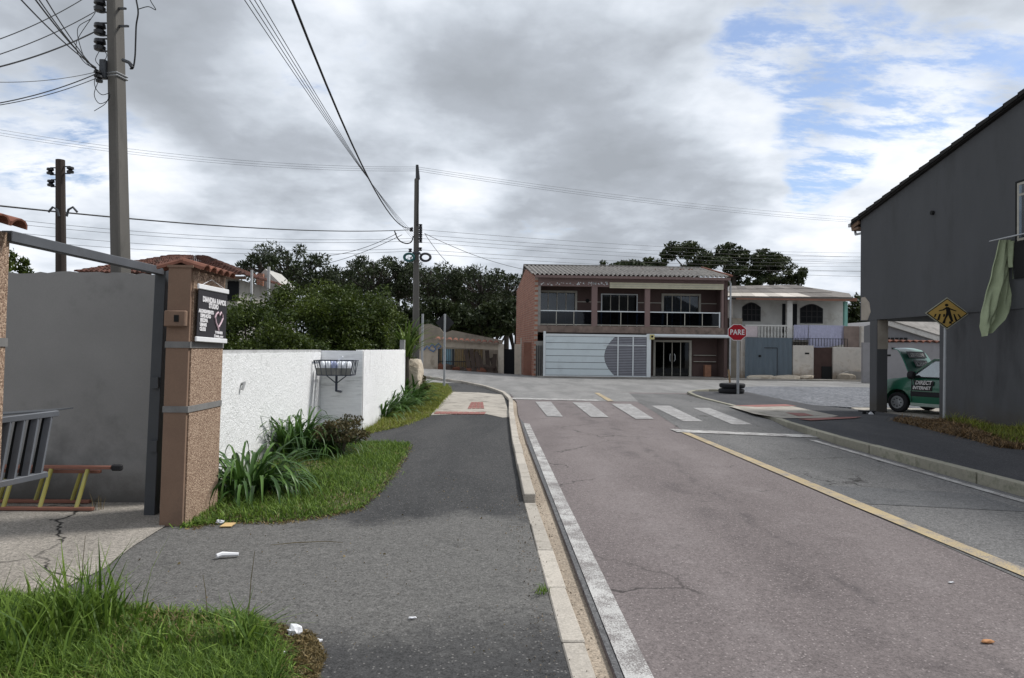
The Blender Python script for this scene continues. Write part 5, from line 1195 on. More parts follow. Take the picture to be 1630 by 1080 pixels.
# drain pipe and strip between the houses
MB().tube([(X1+.12, Y1-.1, .2), (X1+.12, Y1-.1, ze-.3), (X1-.1, Y1-.3, ze-.05)], .06, 8).build('drain_pipe', 'galvanised', h1)
bx(fx(835), X0-.02, Y1+1.2, Y1+1.4, 0, fz(545, 850)).build('yard_gate_wall', brickmat('brick_front', (.34, .15, .10), (.28, .12, .08), (.26, .2, .17), 5, 'XZ'), h1)
bx(fx(853), fx(866), Y1-.05, Y1+.1, 0, fz(545)).build('side_grille', 'old_concrete', h1)
for i in range(4): x = fx(854+i*3.4); MB().bar((x, Y1-.12, .05), (x, Y1-.12, fz(552)), .05).build('grille_bar', 'gate_iron', h1)
MB().tube([(fx(830.5), Y1+1.1, .05), (fx(830.5), Y1+1.1, fz(540))], .04, 6).build('pipe', 'frame_pale', h1)

# ------------------------------------------------------------ old house with the arched windows
Y2 = 41.5
mat('old_white', (.56, .55, .52), .9, .14, 1.2, .005, 30, stain=(.34, .31, .27), sscale=1.3, samt=.7); mat('old_white_dirty', (.52, .48, .43), .9, .22, 1.6, .01, 20, stain=(.27, .22, .17), sscale=1.6, samt=.9, splash=((.25, .18, .12), .75))
mat('gate_blue', (.15, .185, .215), .7, .12, 2, stain=(.2, .22, .24), sscale=3, stretch=(3, 1, .4)); mat('maroon', (.06, .035, .03), .8, .2, 3); mat('teal_paint', (.22, .44, .38), .8, .12, 3)
mat('cloth_lilac', (.40, .40, .52), .95, .12, 7, fine=.18, fscale=22); mat('cloth_pink', (.55, .47, .48), .95, .1, 7); mat('fascia_brown', (.22, .115, .08), .85, .2, 4)
h2 = thing('old_house', 'old white house with arched windows, balcony and grey cement sheet roof', 'house', (14.5, Y2, .05))
def gx(px, Y=Y2): return P(px, 560, Y)[0]
def gz(py, px=1260, Y=Y2): return P(px, py, Y)[2]
YW = Y2+1.3
fl1, fl0, ev = gz(538), gz(541), gz(479)
wz1 = ev+.12
b0_, b1_ = P(1160, 560, YW)[0], P(1346, 560, YW)[0]
def arch_window(a, c, pz0, pz1):
    xa_, xc_ = P(a, 500, YW)[0], P(c, 500, YW)[0]; z0, z1 = P(1260, pz0, YW)[2], P(1260, pz1, YW)[2]; w = thing('arched_window', '', ''); w.parent = h2; del w['label'], w['category']; ORG[w.name] = ORG[h2.name]
    arc = lambda e: [(xa_-e, z0-e), (xc_+e, z0-e), (xc_+e, z1-.18)]+[(xa_+(xc_-xa_)*(1-k/10)+(e*(1-k/5)), z1-.18+(.22+e)*math.sin(math.pi*k/10)) for k in range(1, 10)]+[(xa_-e, z1-.18)]
    MB().prism([(x, YW-.03, z) for x, z in arc(.07)], (0, .025, 0)).build('frame', 'gate_iron', w)
    MB().prism([(x, YW-.045, z) for x, z in arc(0)], (0, .012, 0)).build('pane', 'window_dark', w)
    for i in range(1, 4): x = xa_+(xc_-xa_)*i/4; bx(x-.025, x+.025, YW-.07, YW-.047, z0, z1-.02).build('window_bar', mat('iron_soft', (.035, .033, .035), .6, .1, 4), w)
    for i in range(1, 3): z = z0+(z1-z0)*i/3; bx(xa_, xc_, YW-.066, YW-.05, z-.02, z+.02).build('window_bar', 'iron_soft', w)
bx(b0_, b1_, YW, YW+5, 0, wz1).build('wall', 'old_white', h2)
arch_window(1183, 1209, 511, 485.5); arch_window(1275, 1308, 513, 486.5)
for a, c in ((1245, 1251.5), (1261.5, 1268.5)):
    bx(P(a, 500, YW)[0], P(c, 500, YW)[0], YW-.03, YW-.002, fl1, P(1255, 484, YW)[2]).build('door', 'window_dark', h2)
bx(gx(1252.5), gx(1261), Y2-.02, Y2+.22, fl1, ev).build('balcony_column', 'old_white', h2)
bx(gx(1344), gx(1349), Y2, Y2+.2, fl1, ev).build('balcony_column', 'teal_paint', h2)
bx(gx(1160), gx(1169), Y2+.3, Y2+.6, 0, ev).build('end_pier', 'old_white_dirty', h2)
bx(gx(1160), gx(1181), Y2-.02, Y2+.3, 0, gz(508)).build('stained_pier', 'ruin_render', h2)
bx(gx(1176.5), gx(1185.5), Y2-.28, Y2-.05, 0, gz(541)).build('gate_pier', 'old_white_dirty', h2)
bx(gx(1181.2), gx(1350), Y2-.03, YW-.02, fl0-.12, fl1-.004).build('balcony_floor', 'old_concrete', h2)
# roof of overlapping cement sheets
rf2 = [(1158, 474, Y2-.6), (1357, 476, Y2-.6), (1352, 469, Y2+4), (1262, 455.5, Y2+4.6), (1160, 457.5, Y2+4.6)]
p2_ = [Vector(P(*q)) for q in rf2]; mat('sheet_dark', (.145, .13, .118), .9, .3, 2, stain=(.075, .068, .06), sscale=2, samt=.9, rnd=.5); MB().prism(p2_, (0, 0, .07)).build('roof_deck', 'sheet_dark', h2)
mat('sheet_pale', (.48, .44, .39), .9, .2, 2, stain=(.33, .30, .26), sscale=2, samt=.8, rnd=.5)
rg = random.Random(4)
for r_ in range(3):
    for i in range(9):
        a, c = p2_[0].lerp(p2_[1], i/9), p2_[0].lerp(p2_[1], (i+1)/9); d, e = p2_[4].lerp(p2_[2] if False else p2_[3], i/9), p2_[4].lerp(p2_[3], (i+1)/9)
        v0, v1 = r_/3*.95, (r_+1.05)/3*.95; up = Vector((0, 0, .085+.012*r_+.006*(i % 2)))
        q = [a.lerp(d, v0)+up, c.lerp(e, v0)+up, c.lerp(e, v1)+up*.85, a.lerp(d, v1)+up*.85]
        MB().prism(q, (0, 0, .012)).build('roof_sheet', 'sheet_pale' if (r_ == 0 and rg.random() < .75) else 'sheet_dark', h2)
bx(gx(1166), gx(1356), Y2-.58, Y2-.5, ev-.02, gz(474.5)).build('fascia', 'fascia_brown', h2)
# balustrade of turned balusters
zb0, zb1 = fl1, gz(518)
bx(gx(1186), gx(1252), Y2-.02, Y2+.14, zb1-.09, zb1).build('handrail', 'old_white', h2)
bx(gx(1182), gx(1205), Y2-.04, Y2+.02, zb0+.02, zb1-.1).build('draped_cloth', 'cloth_pink', h2)
for i in range(9):
    x = gx(1208+i*5.2); hb = zb1-.09-zb0; MB().lathe([(.06, 0), (.05, .08*hb), (.075, .25*hb), (.035, .6*hb), (.055, .85*hb), (.06, hb)], (x, Y2+.06, zb0), 8).build('baluster', 'old_white', h2, smooth=True)
# bedspreads over the balcony
for a, c, zlo, m_, lb in ((1262, 1285, 541, 'cloth_lilac', 'lilac bedspread hung over the balcony beside the white column'), (1286, 1343, 556, 'cloth_lilac', 'wide lilac bedspread hanging low over the right of the balcony')):
    mb = MB(); m2 = 40; xa_, xc_ = gx(a), gx(c); z1_ = gz(517.5)
    for j in range(9):
        for i in range(m2+1):
            u = i/m2; v_ = j/8; lo = gz(zlo-(8*u if a > 1280 else 0)); mb.v.append((xa_+(xc_-xa_)*u, Y2-.12+.04*math.sin(u*26+v_*2)*v_+.015*math.sin(u*61), z1_+(lo-z1_)*v_+.02*math.sin(u*9)*v_))
    n_ = m2+1; mb.f = [(j*n_+i, j*n_+i+1, (j+1)*n_+i+1, (j+1)*n_+i) for j in range(8) for i in range(m2)]
    tag(mb.build('bedspread', m_, smooth=True), lb, 'bedspread')
bx(gx(1262), gx(1344), Y2-.02, Y2+.1, zb0, zb1-.02).build('parapet', 'old_white', h2)
# street wall of the old house
sw = thing('street_wall', 'stained white street wall with blue gate below the old house', 'wall', (14.5, Y2-.5, .05))
YS = Y2-.5
def sx(px): return P(px, 560, YS)[0]
def sz(py, px=1260): return P(px, py, YS)[2]
mb = MB(); xa_, xc_ = sx(1186), sx(1261); n_ = 150
for i in range(n_+1):
    x = xa_+(xc_-xa_)*i/n_; y = YS+.02*(1 if (i//2) % 2 else -1); mb.v += [(x, y, .03), (x, y, sz(538.5))]
mb.f = [(2*i, 2*i+2, 2*i+3, 2*i+1) for i in range(n_)]; bg_ = mb.build('blue_gate', 'gate_blue', sw)
MB().box(sx(1216), sx(1237), YS-.05, YS-.03, .05, .09).box(sx(1216), sx(1237), YS-.05, YS-.03, sz(555), sz(554)).box(sx(1236.5), sx(1237.3), YS-.05, YS-.03, .09, sz(555)).build('wicket_edge', 'gate_iron', bg_)
q = P(1209, 567, YS); bx(q[0]-.07, q[0]+.07, YS-.06, YS-.03, q[2]-.06, q[2]+.06).build('lock_plate', 'black_gap', bg_)
bx(sx(1262), sx(1295), YS-.05, YS+.2, 0, sz(550)).build('pier', 'old_white_dirty', sw, bevel=.03)
q = P(1284, 563, YS); bx(q[0]-.13, q[0]+.13, YS-.06, YS-.03, q[2]-.05, q[2]+.05).build('letter_slot', 'black_gap', sw)
bx(sx(1326), sx(1374), YS-.05, YS+.2, 0, sz(552)).build('pier', 'old_white_dirty', sw, bevel=.03)
bx(sx(1295.3), sx(1325.7), YS+.1, YS+.15, .03, sz(553)).build('maroon_gate', 'maroon', sw)
bx(sx(1309), sx(1325), YS+.04, YS+.09, .03, sz(583)).build('dark_hatch', 'black_gap', sw)
for i in range(20):
    x = sx(1262+i*4.6); MB().bar((x, YS+.05, sz(551)), (x, YS+.05, sz(538)), .025).build('railing_bar', 'gate_iron', sw)
bx(sx(1262), sx(1350), YS+.04, YS+.06, sz(539.2), sz(538.5)).build('railing_top', 'gate_iron', sw)
bx(sx(1346), sx(1370), YS+.2, YS+.25, sz(552.5), sz(518)).build('brown_sheet', mat('sheet_brown', (.22, .17, .145), .9, .25, 2), sw)
bx(sx(1371), sx(1375), YS, YS+.2, sz(552), sz(518)).build('pale_post', 'old_white_dirty', sw)
for i, (px, py, rx, lb) in enumerate(((1215, 605, .9, 'long rough stone lying under the left of the blue gate'), (1252, 604, .75, 'long rough stone lying under the right of the blue gate'), (1281, 604, .45, 'broken brick rubble at the foot of the stained pier'), (1341, 601, .40, 'rounded brown stone beside the maroon gate'), (1350, 602, .45, 'flat brown stone right of the rounded one'), (1362, 600, .8, 'big tilted grey slab of rubble by the street wall'))):
    q = P(px, 600, YS-.45); boulder('rubble_stone', lb, (q[0], YS-.45, .14), (rx, .28, .17 if i < 3 else (.42 if i == 5 else .28)), 'pale_rock' if i < 3 else ('old_concrete' if i == 5 else 'ruin_render'), 120+i, 2, .25)
tag(MB().bar((sx(1181), YS-.9, .12), (sx(1206), YS-.6, .10), .1, .09).build('wooden_post', 'pale_post'), 'pale wooden post lying on the ground left of the blue gate', 'post')

# ------------------------------------------------------------ grey house beyond the carport
h3 = thing('grey_house', 'low grey gabled house with tile-capped wall seen through the carport', 'house', (24, 38, 0))
Y3 = 38.0
mat('grey_paint', (.17, .168, .175), .9, .1, 1.2, stain=(.11, .108, .11), sscale=1.2, samt=.6)
mat('grey_wall_light', (.26, .25, .255), .9, .1, 1.0, stain=(.18, .17, .17), sscale=1.2, samt=.6)
def kx(px, Y=Y3): return P(px, 560, Y)[0]
def kz(py, px=1450, Y=Y3): return P(px, py, Y)[2]
bx(kx(1374), kx(1640), Y3, Y3+.2, 0, kz(546.5)).build('front_wall', 'grey_wall_light', h3)
for i in range(15): x = kx(1409)+i*.38; half_tile((x, Y3-.12, kz(546)+.0), (x, Y3+.32, kz(546)+.06), .36, 'cap_tile', h3)
for px, py in ((1422, 555), (1415, 566)): q = P(px, py, Y3); bx(q[0]-.1, q[0]+.1, Y3-.02, Y3-.002, q[2]-.05, q[2]+.05).build('letter_slot', 'black_gap', h3)
Yg = 44.0
g = lambda px, py: P(px, py, Yg)
MB().prism([(g(1375, 560)[0], Yg, 0), (g(1620, 560)[0], Yg, 0), g(1620, 575), g(1497, 541), g(1405, 511), g(1375, 520)], (0, 6, 0)).build('gable', 'grey_paint', h3)
MB().prism([g(1400, 507), g(1640, 580), g(1640, 590), g(1400, 515)], (0, -.2, 0)).build('barge_board', mat('barge_pale', (.52, .50, .47), .8, .25, 3, stain=(.3, .28, .25), sscale=3, samt=.8), h3)
MB().prism([P(1400, 506, Yg-.25), P(1640, 579, Yg-.25), P(1640, 520, Yg+6), P(1440, 490, Yg+6)], (0, 0, .06)).build('roof', 'cement_sheet', h3)
for i in range(5):
    for j in range(2):
        q = P(1411.5+i*7, 538.6+j*4, Yg-.04); bx(q[0], q[0]+.20, Yg-.05, Yg-.002, q[2]-.1, q[2]+.03).build('vent_block', 'black_gap', h3)

# ------------------------------------------------------------ dark house on the right
XW = 10.5
mat('charcoal', (.074, .076, .080), .85, .13, .9, .005, 30, stain=(.055, .056, .058), sscale=1.0, samt=.8, stretch=(1, 1, .35), fine=.08)
mat('charcoal_low', (.078, .079, .083), .85, .16, 1.0, .005, 30, stain=(.046, .046, .048), sscale=1.1, samt=.9, fine=.08, stretch=(1, 1, .3), splash=((.07, .062, .052), .7))
mat('bare_render', (.34, .30, .25), .9, .2, 3, .006, 30); mat('roof_dark', (.022, .021, .02), .9, .2, 4)
rh = thing('dark_house', 'charcoal two-storey house with sloping gable over an open carport', 'house', (14, 12, .08))
def rz(px, py): return Q(px, py, XW)
yc = rz(1370, 400)[1]; zso = rz(1372, 511)[2]
zc = rz(1370, 351)[2]; zf_y, zf = rz(1628, 160)[1], rz(1628, 160)[2]
sl_ = (zf-zc)/(yc-zf_y); yr = 9.5; zrdg = zc+sl_*(yc-yr); zfar = zrdg-sl_*(yr-2.0)
MB().prism([(XW, yc, zso), (XW, yc, zc), (XW, yr, zrdg), (XW, 2.0, zfar), (XW, 2.0, zso)], (.22, 0, 0)).build('gable_wall', 'charcoal', rh)
bx(XW+.22, 20, yc-.22, yc, zso, zc).build('north_wall', 'charcoal', rh)
bx(XW+.222, 20, 2.0, yc-.222, zso+.004, zso+.18).build('floor_slab', 'charcoal_low', rh)
yl = rz(1494, 600)[1]
bx(XW+.02, XW+.22, 2.0, yl, 0, zso-.002).build('lower_wall', 'charcoal_low', rh)
bx(XW+.222, 20, yl-3.6, yl-3.4, 0, zso-.002).build('carport_back_wall', 'charcoal_low', rh)
# column at the carport corner, half painted
cy = rz(1391, 600)[1]
bx(XW-.0, XW+.30, cy-.14, cy+.22, 0, zso-.003).build('column', 'charcoal_low', rh, bevel=.01)
zq = rz(1400, 556)[2]; bx(XW+.02, XW+.31, cy-.146, cy-.138, zq, zso-.01).build('bare_patch', 'bare_render', rh)
bx(18.0, 18.3, cy-.14, cy+.22, 0, zso-.003).build('column', 'charcoal_low', rh, bevel=.01)
MB().prism([rz(1371, 474), rz(1377, 473), rz(1384, 482), rz(1386, 497), rz(1381, 510), rz(1371, 510)], (-.004, 0, 0)).build('bare_patch', 'bare_render', rh)
# roof: tiles seen edge-on along the verge, gutter at the eave
ye = yc+.42; ze_ = zc-sl_*.42
MB().prism([(XW-.08, ye, ze_), (XW-.08, yr, zrdg+.03), (XW-.08, 1.6, zfar-.1), (XW-.08, 1.6, zfar+.0), (XW-.08, yr, zrdg+.12), (XW-.08, ye, ze_+.09)], (9.6, 0, 0)).build('roof', 'roof_dark', rh)
for i in range(26):
    y = ye-.1-i*.40; z = ze_+.09+(ye-y)*sl_
    if y < yr: break
    MB().prism([(XW-.12, y, z-.05), (XW-.12, y-.42, z-.05+.42*sl_), (XW-.12, y-.42, z+.02+.42*sl_), (XW-.12, y, z+.05)], (.3, 0, 0)).build('verge_tile', 'roof_dark', rh)
bx(XW-.1, 20, ye-.02, ye+.10, ze_-.03, ze_+.07).build('gutter', 'galvanised', rh); bx(XW-.06, 20, ye-.40, ye-.02, ze_-.16, ze_-.1).build('eave_soffit', mat('eave_wood', (.16, .10, .065), .8, .2, 4), rh)
MB().bar((XW-.04, ye, ze_-.04), (XW-.04, yc+.02, ze_+.06), .05, .16).build('verge_board', 'eave_wood', rh)
MB().tube([(XW+.05, ye+.02, ze_-.05), (XW+.05, ye-.05, ze_-.26), (XW+.05, yc+.0, ze_-.28)], .035, 6).build('gutter_outlet', 'galvanised', rh)
q = rz(1486, 339); MB().lathe([(.05, -.06), (.05, 0)], (q[0], q[1], q[2]), 10, 'x').build('vent_pipe', 'black_gap', rh)
# window at the right edge
wa, wb_, wc = rz(1617, 290), rz(1617, 385), rz(1700, 340)
MB().box(XW-.012, XW-.001, wc[1], wa[1], wb_[2], wa[2]).build('window_reveal', 'black_gap', rh)
wn = MB().box(XW-.035, XW-.013, wc[1], wa[1]-.08, wb_[2], wa[2]-.05).build('window', 'frame_pale', rh)
for i in range(3): y = wa[1]-.14-i*.5; bx(XW-.045, XW-.036, y-.42, y, wb_[2]+.05, wa[2]-.32).build('pane', 'pane_glass', wn); bx(XW-.045, XW-.036, y-.42, y, wa[2]-.27, wa[2]-.1).build('pane', 'pane_glass', wn)
bx(XW-.03, XW-.001, wc[1], wa[1], wb_[2]-.75, wb_[2]-.02).build('window_box', 'black_gap', rh)
# airer and towel
ar = thing('clothes_airer', 'thin metal clothes airer sticking out below the window of the dark house', 'airer', (XW-.3, 14, 3.7))
A1, A2 = Vector(P(1575, 384.5, 14.05)), Vector((XW, 13.4, P(1640, 372, 13.4)[2]))
MB().tube([A1, A2], .012, 6).build('arm', 'galvanised', ar)
A3 = A2+Vector((0, -.75, 0)); A4 = A1+Vector((0, -.75, 0)); MB().tube([A3, A4], .012, 6).tube([A1, A4], .012, 6).build('arm', 'galvanised', ar)
for k in (.3, .55, .8): MB().tube([A1.lerp(A2, k), A4.lerp(A3, k)], .008, 5).build('line', 'galvanised', ar)
mat('towel_green', (.30, .34, .215), .95, .12, 6, .004, 60, fine=.12)
TY = 13.75
edge = [((1592, 382), (1620, 382)), ((1586, 410), (1617, 412)), ((1579, 440), (1613, 445)), ((1571, 470), (1608, 475)), ((1566, 500), (1606, 498)), ((1564, 520), (1597, 510)), ((1565, 536), (1577, 530))]
for side in (0, 1):
    pass
mb = MB(); nu = 48
rows = []
for j in range(25):
    t_ = j/24*(len(edge)-1); k = min(int(t_), len(edge)-2); u = t_-k
    L = [edge[k][0][i]*(1-u)+edge[k+1][0][i]*u for i in (0, 1)]; Rr = [edge[k][1][i]*(1-u)+edge[k+1][1][i]*u for i in (0, 1)]; rows.append((L, Rr))
for layer in (0, 1):
    for j, (L, Rr) in enumerate(rows):
        for i in range(nu+1):
            u = i/nu; q = Vector(P(L[0]*(1-u)+Rr[0]*u, L[1]*(1-u)+Rr[1]*u, TY)); w = .055*math.sin(u*9+j*.13)+.03*math.sin(u*17-j*.2)+.012*math.sin(u*31+j*.45)+.008*math.sin(u*12+j*1.3)
            mb.v.append((q.x, q.y+w*min(1, .3+j/10)+layer*.03, q.z))
n_ = nu+1; m_ = len(rows)*n_
for layer in (0, 1):
    for j in range(len(rows)-1):
        for i in range(nu): a = layer*m_+j*n_+i; mb.f.append((a, a+1, a+n_+1, a+n_) if layer == 0 else (a+n_, a+n_+1, a+1, a))
for j in range(len(rows)-1):
    for i in (0, nu): a = j*n_+i; mb.f.append((a, a+n_, a+n_+m_, a+m_))
tw = tag(mb.build('towel', 'towel_green', smooth=True), 'long pale green towel hanging from the airer on the dark house', 'towel')
Ex, Ez = Vector(P(1606, 384, TY-.08)), 0
mb = MB()
for j in range(9):
    for i in range(9):
        u, v_ = i/8, j/8; q = P(1603+u*16*(1-.2*v_)+v_*4*(1-u), 384+v_*(60 if u > .5 else 42), TY-.09); mb.v.append((q[0], q[1]+.03*math.sin(u*8+v_*2), q[2]))
mb.f = [(j*9+i, j*9+i+1, j*9+i+10, j*9+i+9) for j in range(8) for i in range(8)]; mb.build('folded_corner', 'towel_green', tw, smooth=True)

# ------------------------------------------------------------ signs
mat('sign_red', (.36, .012, .022), .45, .06, 4); mat('sign_white', (.72, .70, .69), .45, .05, 4); mat('sign_yellow', (.46, .30, .085), .5, .08, 6, stain=(.36, .25, .10), sscale=7, samt=.5); mat('sign_black', (.012, .010, .008), .5, .1, 4); mat('sign_edge', (.36, .35, .27), .5, .1, 4); mat('sign_back', (.02, .02, .022), .6, .1, 4)
ps = G(1173, 628, .05); st = thing('stop_sign', 'red octagonal stop sign on a grey post beside stacked tyres', 'sign', ps)
c = Vector(P(1173.5, 529.5, ps[1]-.06))
MB().bar((ps[0]+.03, ps[1], .0), (ps[0]+.03, ps[1], c.z+.1), .085).build('post', 'galvanised', st, bevel=.01)
def octa(rx, rz_, y, d, name, m): return MB().prism([(c.x+rx*math.cos(R(22.5+45*k))/math.cos(R(22.5)), y, c.z+rz_*math.sin(R(22.5+45*k))/math.cos(R(22.5))) for k in range(8)], (0, d, 0)).build(name, m, st)
octa(.345, .30, c.y, .012, 'plate_border', 'sign_white'); octa(.325, .28, c.y-.004, .0035, 'plate_face', 'sign_red')
v, f = text('PARE', .255, .006, 1.06); MB().add([(c.x+p[0]*.90, c.y-.007-p[2]*.5, c.z+p[1]*1.05-.0) for p in v], f).build('lettering', 'sign_white', st)
# stack of tyres round the stop sign post
for k in range(2):
    cc = (ps[0]-.06, ps[1]+.42, .055+k*.2+.095)
    b = MB(); n1, n2 = 28, 12
    for i in range(n1):
        a = 2*math.pi*i/n1
        for j in range(n2):
            ph = 2*math.pi*j/n2; rr = .30+.12*math.copysign(abs(math.cos(ph))**.6, math.cos(ph)); zz = .095*math.copysign(abs(math.sin(ph))**.6, math.sin(ph)); rr += .008*(i % 2) if abs(ph) < .6 else 0
            b.v.append((cc[0]+(k*.03)+rr*math.cos(a)*1.12, cc[1]+rr*math.sin(a), cc[2]+zz))
    b.f = [(i*n2+j, ((i+1) % n1)*n2+j, ((i+1) % n1)*n2+(j+1) % n2, i*n2+(j+1) % n2) for i in range(n1) for j in range(n2)]
    tag(b.build('tyre', 'rubber', smooth=True), ('lower' if k == 0 else 'upper')+' tyre of the stack behind the red stop sign post', 'tyre')
tag(MB().bar((ps[0]-.12, ps[1]+.42, .46), (ps[0]-.16, ps[1]+.45, .95), .07, .05).build('wooden_stake', mat('stake_wood', (.30, .20, .11), .85, .2, 5)), 'short wooden stake standing in the stack of tyres', 'stake')
# pedestrian crossing sign
pc = (Q(1503, 640, 10.05)); pc = (pc[0], pc[1], .05); cs_ = thing('crossing_sign', 'yellow diamond pedestrian crossing sign on a pole before the dark house', 'sign', pc)
c = Vector(P(1507.5, 499.2, pc[1]-.05))
MB().tube([(pc[0], pc[1], 0), (c.x-.0, pc[1], c.z+.12)], .032, 10).build('pole', 'galvanised', cs_)
ang = R(-6)
def dpt(u, v, d=0.0): return (c.x+u*math.cos(ang), c.y+u*math.sin(ang)*1.0-d, c.z+v)
s_ = (pc[1])/F; hx, hz = 34.2*s_, 26*s_
def dia(kx_, d0, d1, name, m): MB().prism([dpt(hx*kx_, 0, d0), dpt(0, hz*kx_, d0), dpt(-hx*kx_, 0, d0), dpt(0, -hz*kx_, d0)], (0, d0-d1, 0)).build(name, m, cs_)
dia(1.0, -.008, 0, 'plate_border', 'sign_edge'); dia(.93, .0005, .003, 'black_edge', 'sign_black'); dia(.865, .0035, .006, 'plate_face', 'sign_yellow')
def zp(px, py): return ((px-632)/435*hx*.95, (525-py)/320*hz*.95)       # from the enlarged view of the sign
def blk(poly, name): MB().prism([dpt(*zp(x, y), .0095) for x, y in poly], (0, .003, 0)).build(name, 'sign_black', cs_)
blk([(618+38*math.cos(R(a)), 352+30*math.sin(R(a))) for a in range(0, 360, 30)], 'pictogram_head')
blk([(600, 392), (665, 392), (692, 450), (720, 560), (758, 695), (712, 705), (652, 560), (606, 640), (585, 735), (530, 735), (545, 690), (592, 590), (612, 500)], 'pictogram_body')
blk([(612, 392), (540, 440), (455, 465), (462, 482), (552, 465), (618, 432)], 'pictogram_arm'); blk([(640, 392), (730, 432), (820, 466), (812, 484), (720, 455), (650, 432)], 'pictogram_arm')
blk([(585, 735), (530, 735), (525, 720), (580, 715)], 'pictogram_foot'); blk([(712, 690), (735, 740), (668, 740), (675, 690)], 'pictogram_leg')
for q in ([(375, 540), (415, 538), (385, 605), (355, 605)], [(465, 538), (502, 536), (468, 670), (420, 665)], [(550, 540), (590, 540), (585, 590), (545, 600)], [(755, 538), (785, 538), (840, 668), (800, 682)], [(840, 540), (870, 540), (918, 605), (890, 618)]): blk(q, 'pictogram_stripe')
# crossing sign seen from behind at the far corner
pb = G(707, 617, .03); bs = thing('crossing_sign', 'black back of a diamond sign on a thin pole beside the far lawn', 'sign', pb)
c = Vector(P(708, 514, pb[1])); s_ = pb[1]/F
MB().tube([pb, (c.x, pb[1], c.z+.35)], .045, 8).build('pole', 'galvanised', bs)
MB().prism([(c.x+15*s_, pb[1]+.06, c.z), (c.x, pb[1]+.06, c.z+15.5*s_), (c.x-15*s_, pb[1]+.06, c.z), (c.x, pb[1]+.06, c.z-15.5*s_)], (0, .01, 0)).build('plate', 'sign_back', bs)
q0 = G(672, 600, 0.02); tag(MB().tube([(P(672, 560, 31)[0], 31, .02), (P(672, 560, 31)[0], 31, P(672, 500, 31)[2])], .05, 8).build('bare_post', 'galvanised'), 'bare grey metal post just right of the central concrete pole', 'post')

# ------------------------------------------------------------ green car with its bonnet up
def flake(name, col):
    m = mat(name, col, .32, .05, 2, spec=.5); m.node_tree.nodes['Principled BSDF'].inputs['Coat Weight'].default_value = .5; return m
flake('car_green', (.014, .115, .065)); mat('car_trim', (.022, .022, .025), .7, .1, 5); mat('car_sill', (.30, .36, .32), .5, .1, 4); mat('rim_grey', (.34, .35, .36), .4, .15, 6, metal=.4); mat('engine_dark', (.03, .03, .03), .8, .3, 6)
glass('car_glass', (.45, .52, .52), .22)
car = thing('car', 'green hatchback with its bonnet propped open parked behind the carport', 'car')
prof = [(0.0, .60, .30, .62), (.05, .71, .24, .74), (.25, .79, .22, .86), (.6, .82, .20, .93), (1.0, .825, .20, .98), (1.5, .83, .20, .995), (2.2, .83, .20, 1.005), (2.9, .83, .20, 1.01), (3.4, .80, .22, 1.0), (3.68, .74, .26, .97), (3.75, .66, .32, .90)]
b = MB(); ring = 14
def section(w, zb_, zt_):
    h_ = zt_-zb_; half = [(.0, zb_), (w*.86, zb_), (w*.97, zb_+.12*h_), (w, zb_+.38*h_), (w*.992, zb_+.62*h_), (w*.955, zb_+.88*h_), (w*.88, zt_), (0, zt_+.02)]
    return [(y, z) for y, z in half]+[(-y, z) for y, z in half[-2:0:-1]]
for x, w, zb_, zt_ in prof:
    for y, z in section(w, zb_, zt_): b.v.append((x, y, z))
ring = len(section(1, 0, 1))
for i in range(len(prof)-1):
    for k in range(ring): k2 = (k+1) % ring; b.f.append((i*ring+k, i*ring+k2, (i+1)*ring+k2, (i+1)*ring+k))
b.f += [tuple(range(ring))[::-1], tuple((len(prof)-1)*ring+k for k in range(ring))]
body = b.build('body', 'car_green', car, smooth=True)
# cut wheel arches and the open engine bay
def cutter(mb):
    bm = bmesh.new(); me = bpy.data.meshes.new('cut'); me.from_pydata(mb.v, [], mb.f); bm.from_mesh(me); bmesh.ops.recalc_face_normals(bm, faces=bm.faces); bm.to_mesh(me); bm.free()
    o = bpy.data.objects.new('cut', me); COL.objects.link(o); return o
def carve(ob, cuts):
    for cu in cuts:
        md = ob.modifiers.new('b', 'BOOLEAN'); md.operation = 'DIFFERENCE'; md.object = cu; md.solver = 'EXACT'
    bpy.context.view_layer.update(); dg = bpy.context.evaluated_depsgraph_get(); me = bpy.data.meshes.new_from_object(ob.evaluated_get(dg)); ob.modifiers.clear(); ob.data = me
    for cu in cuts: bpy.data.objects.remove(cu)
WXF, WXR, WR = .74, 3.06, .275
cuts = [cutter(MB().lathe([(.345, -.30), (.345, .30)], (wx, s*.80, .30), 24, 'y')) for wx in (WXF, WXR) for s in (-1, 1)]
cuts.append(cutter(bx(.14, .98, -.66, .66, .60, 1.2)))
carve(body, cuts); body.data.set_sharp_from_angle(angle=R(35))
bx(.20, .94, -.6, .6, .56, .76).build('engine', 'engine_dark', car, bevel=.04)
# cabin: pillars and roof as one shell with glass set in
g0 = [(1.02, .80, .985), (1.62, .62, 1.46), (3.30, .60, 1.47), (3.66, .76, .99)]
sh = MB()
L = lambda s: [(x, s*w, z) for x, w, z in g0]
lf_, rt_ = L(-1), L(1)
def pil(a, c_, w=.07): sh.bar(a, c_, w, .05)
for S_ in (lf_, rt_):
    pil(S_[0], S_[1], .06); pil(S_[2], S_[3], .12); sh.bar(S_[1], S_[2], .06, .05)
    bm1 = Vector(S_[0]).lerp(Vector(S_[3]), .50); tp1 = Vector(S_[1]).lerp(Vector(S_[2]), .42); sh.bar(bm1, tp1, .09, .04)
sh.build('pillars', 'car_green', car)
b = MB(); n1 = 10; n2 = 8
for i in range(n1+1):
    u = i/n1; x = 1.60+(3.34-1.60)*u; zc_ = 1.475+.045*math.sin(math.pi*min(u*1.1, 1))
    for j in range(n2+1): v_ = j/n2*2-1; b.v.append((x, v_*.635, zc_+.03*(1-v_*v_)))
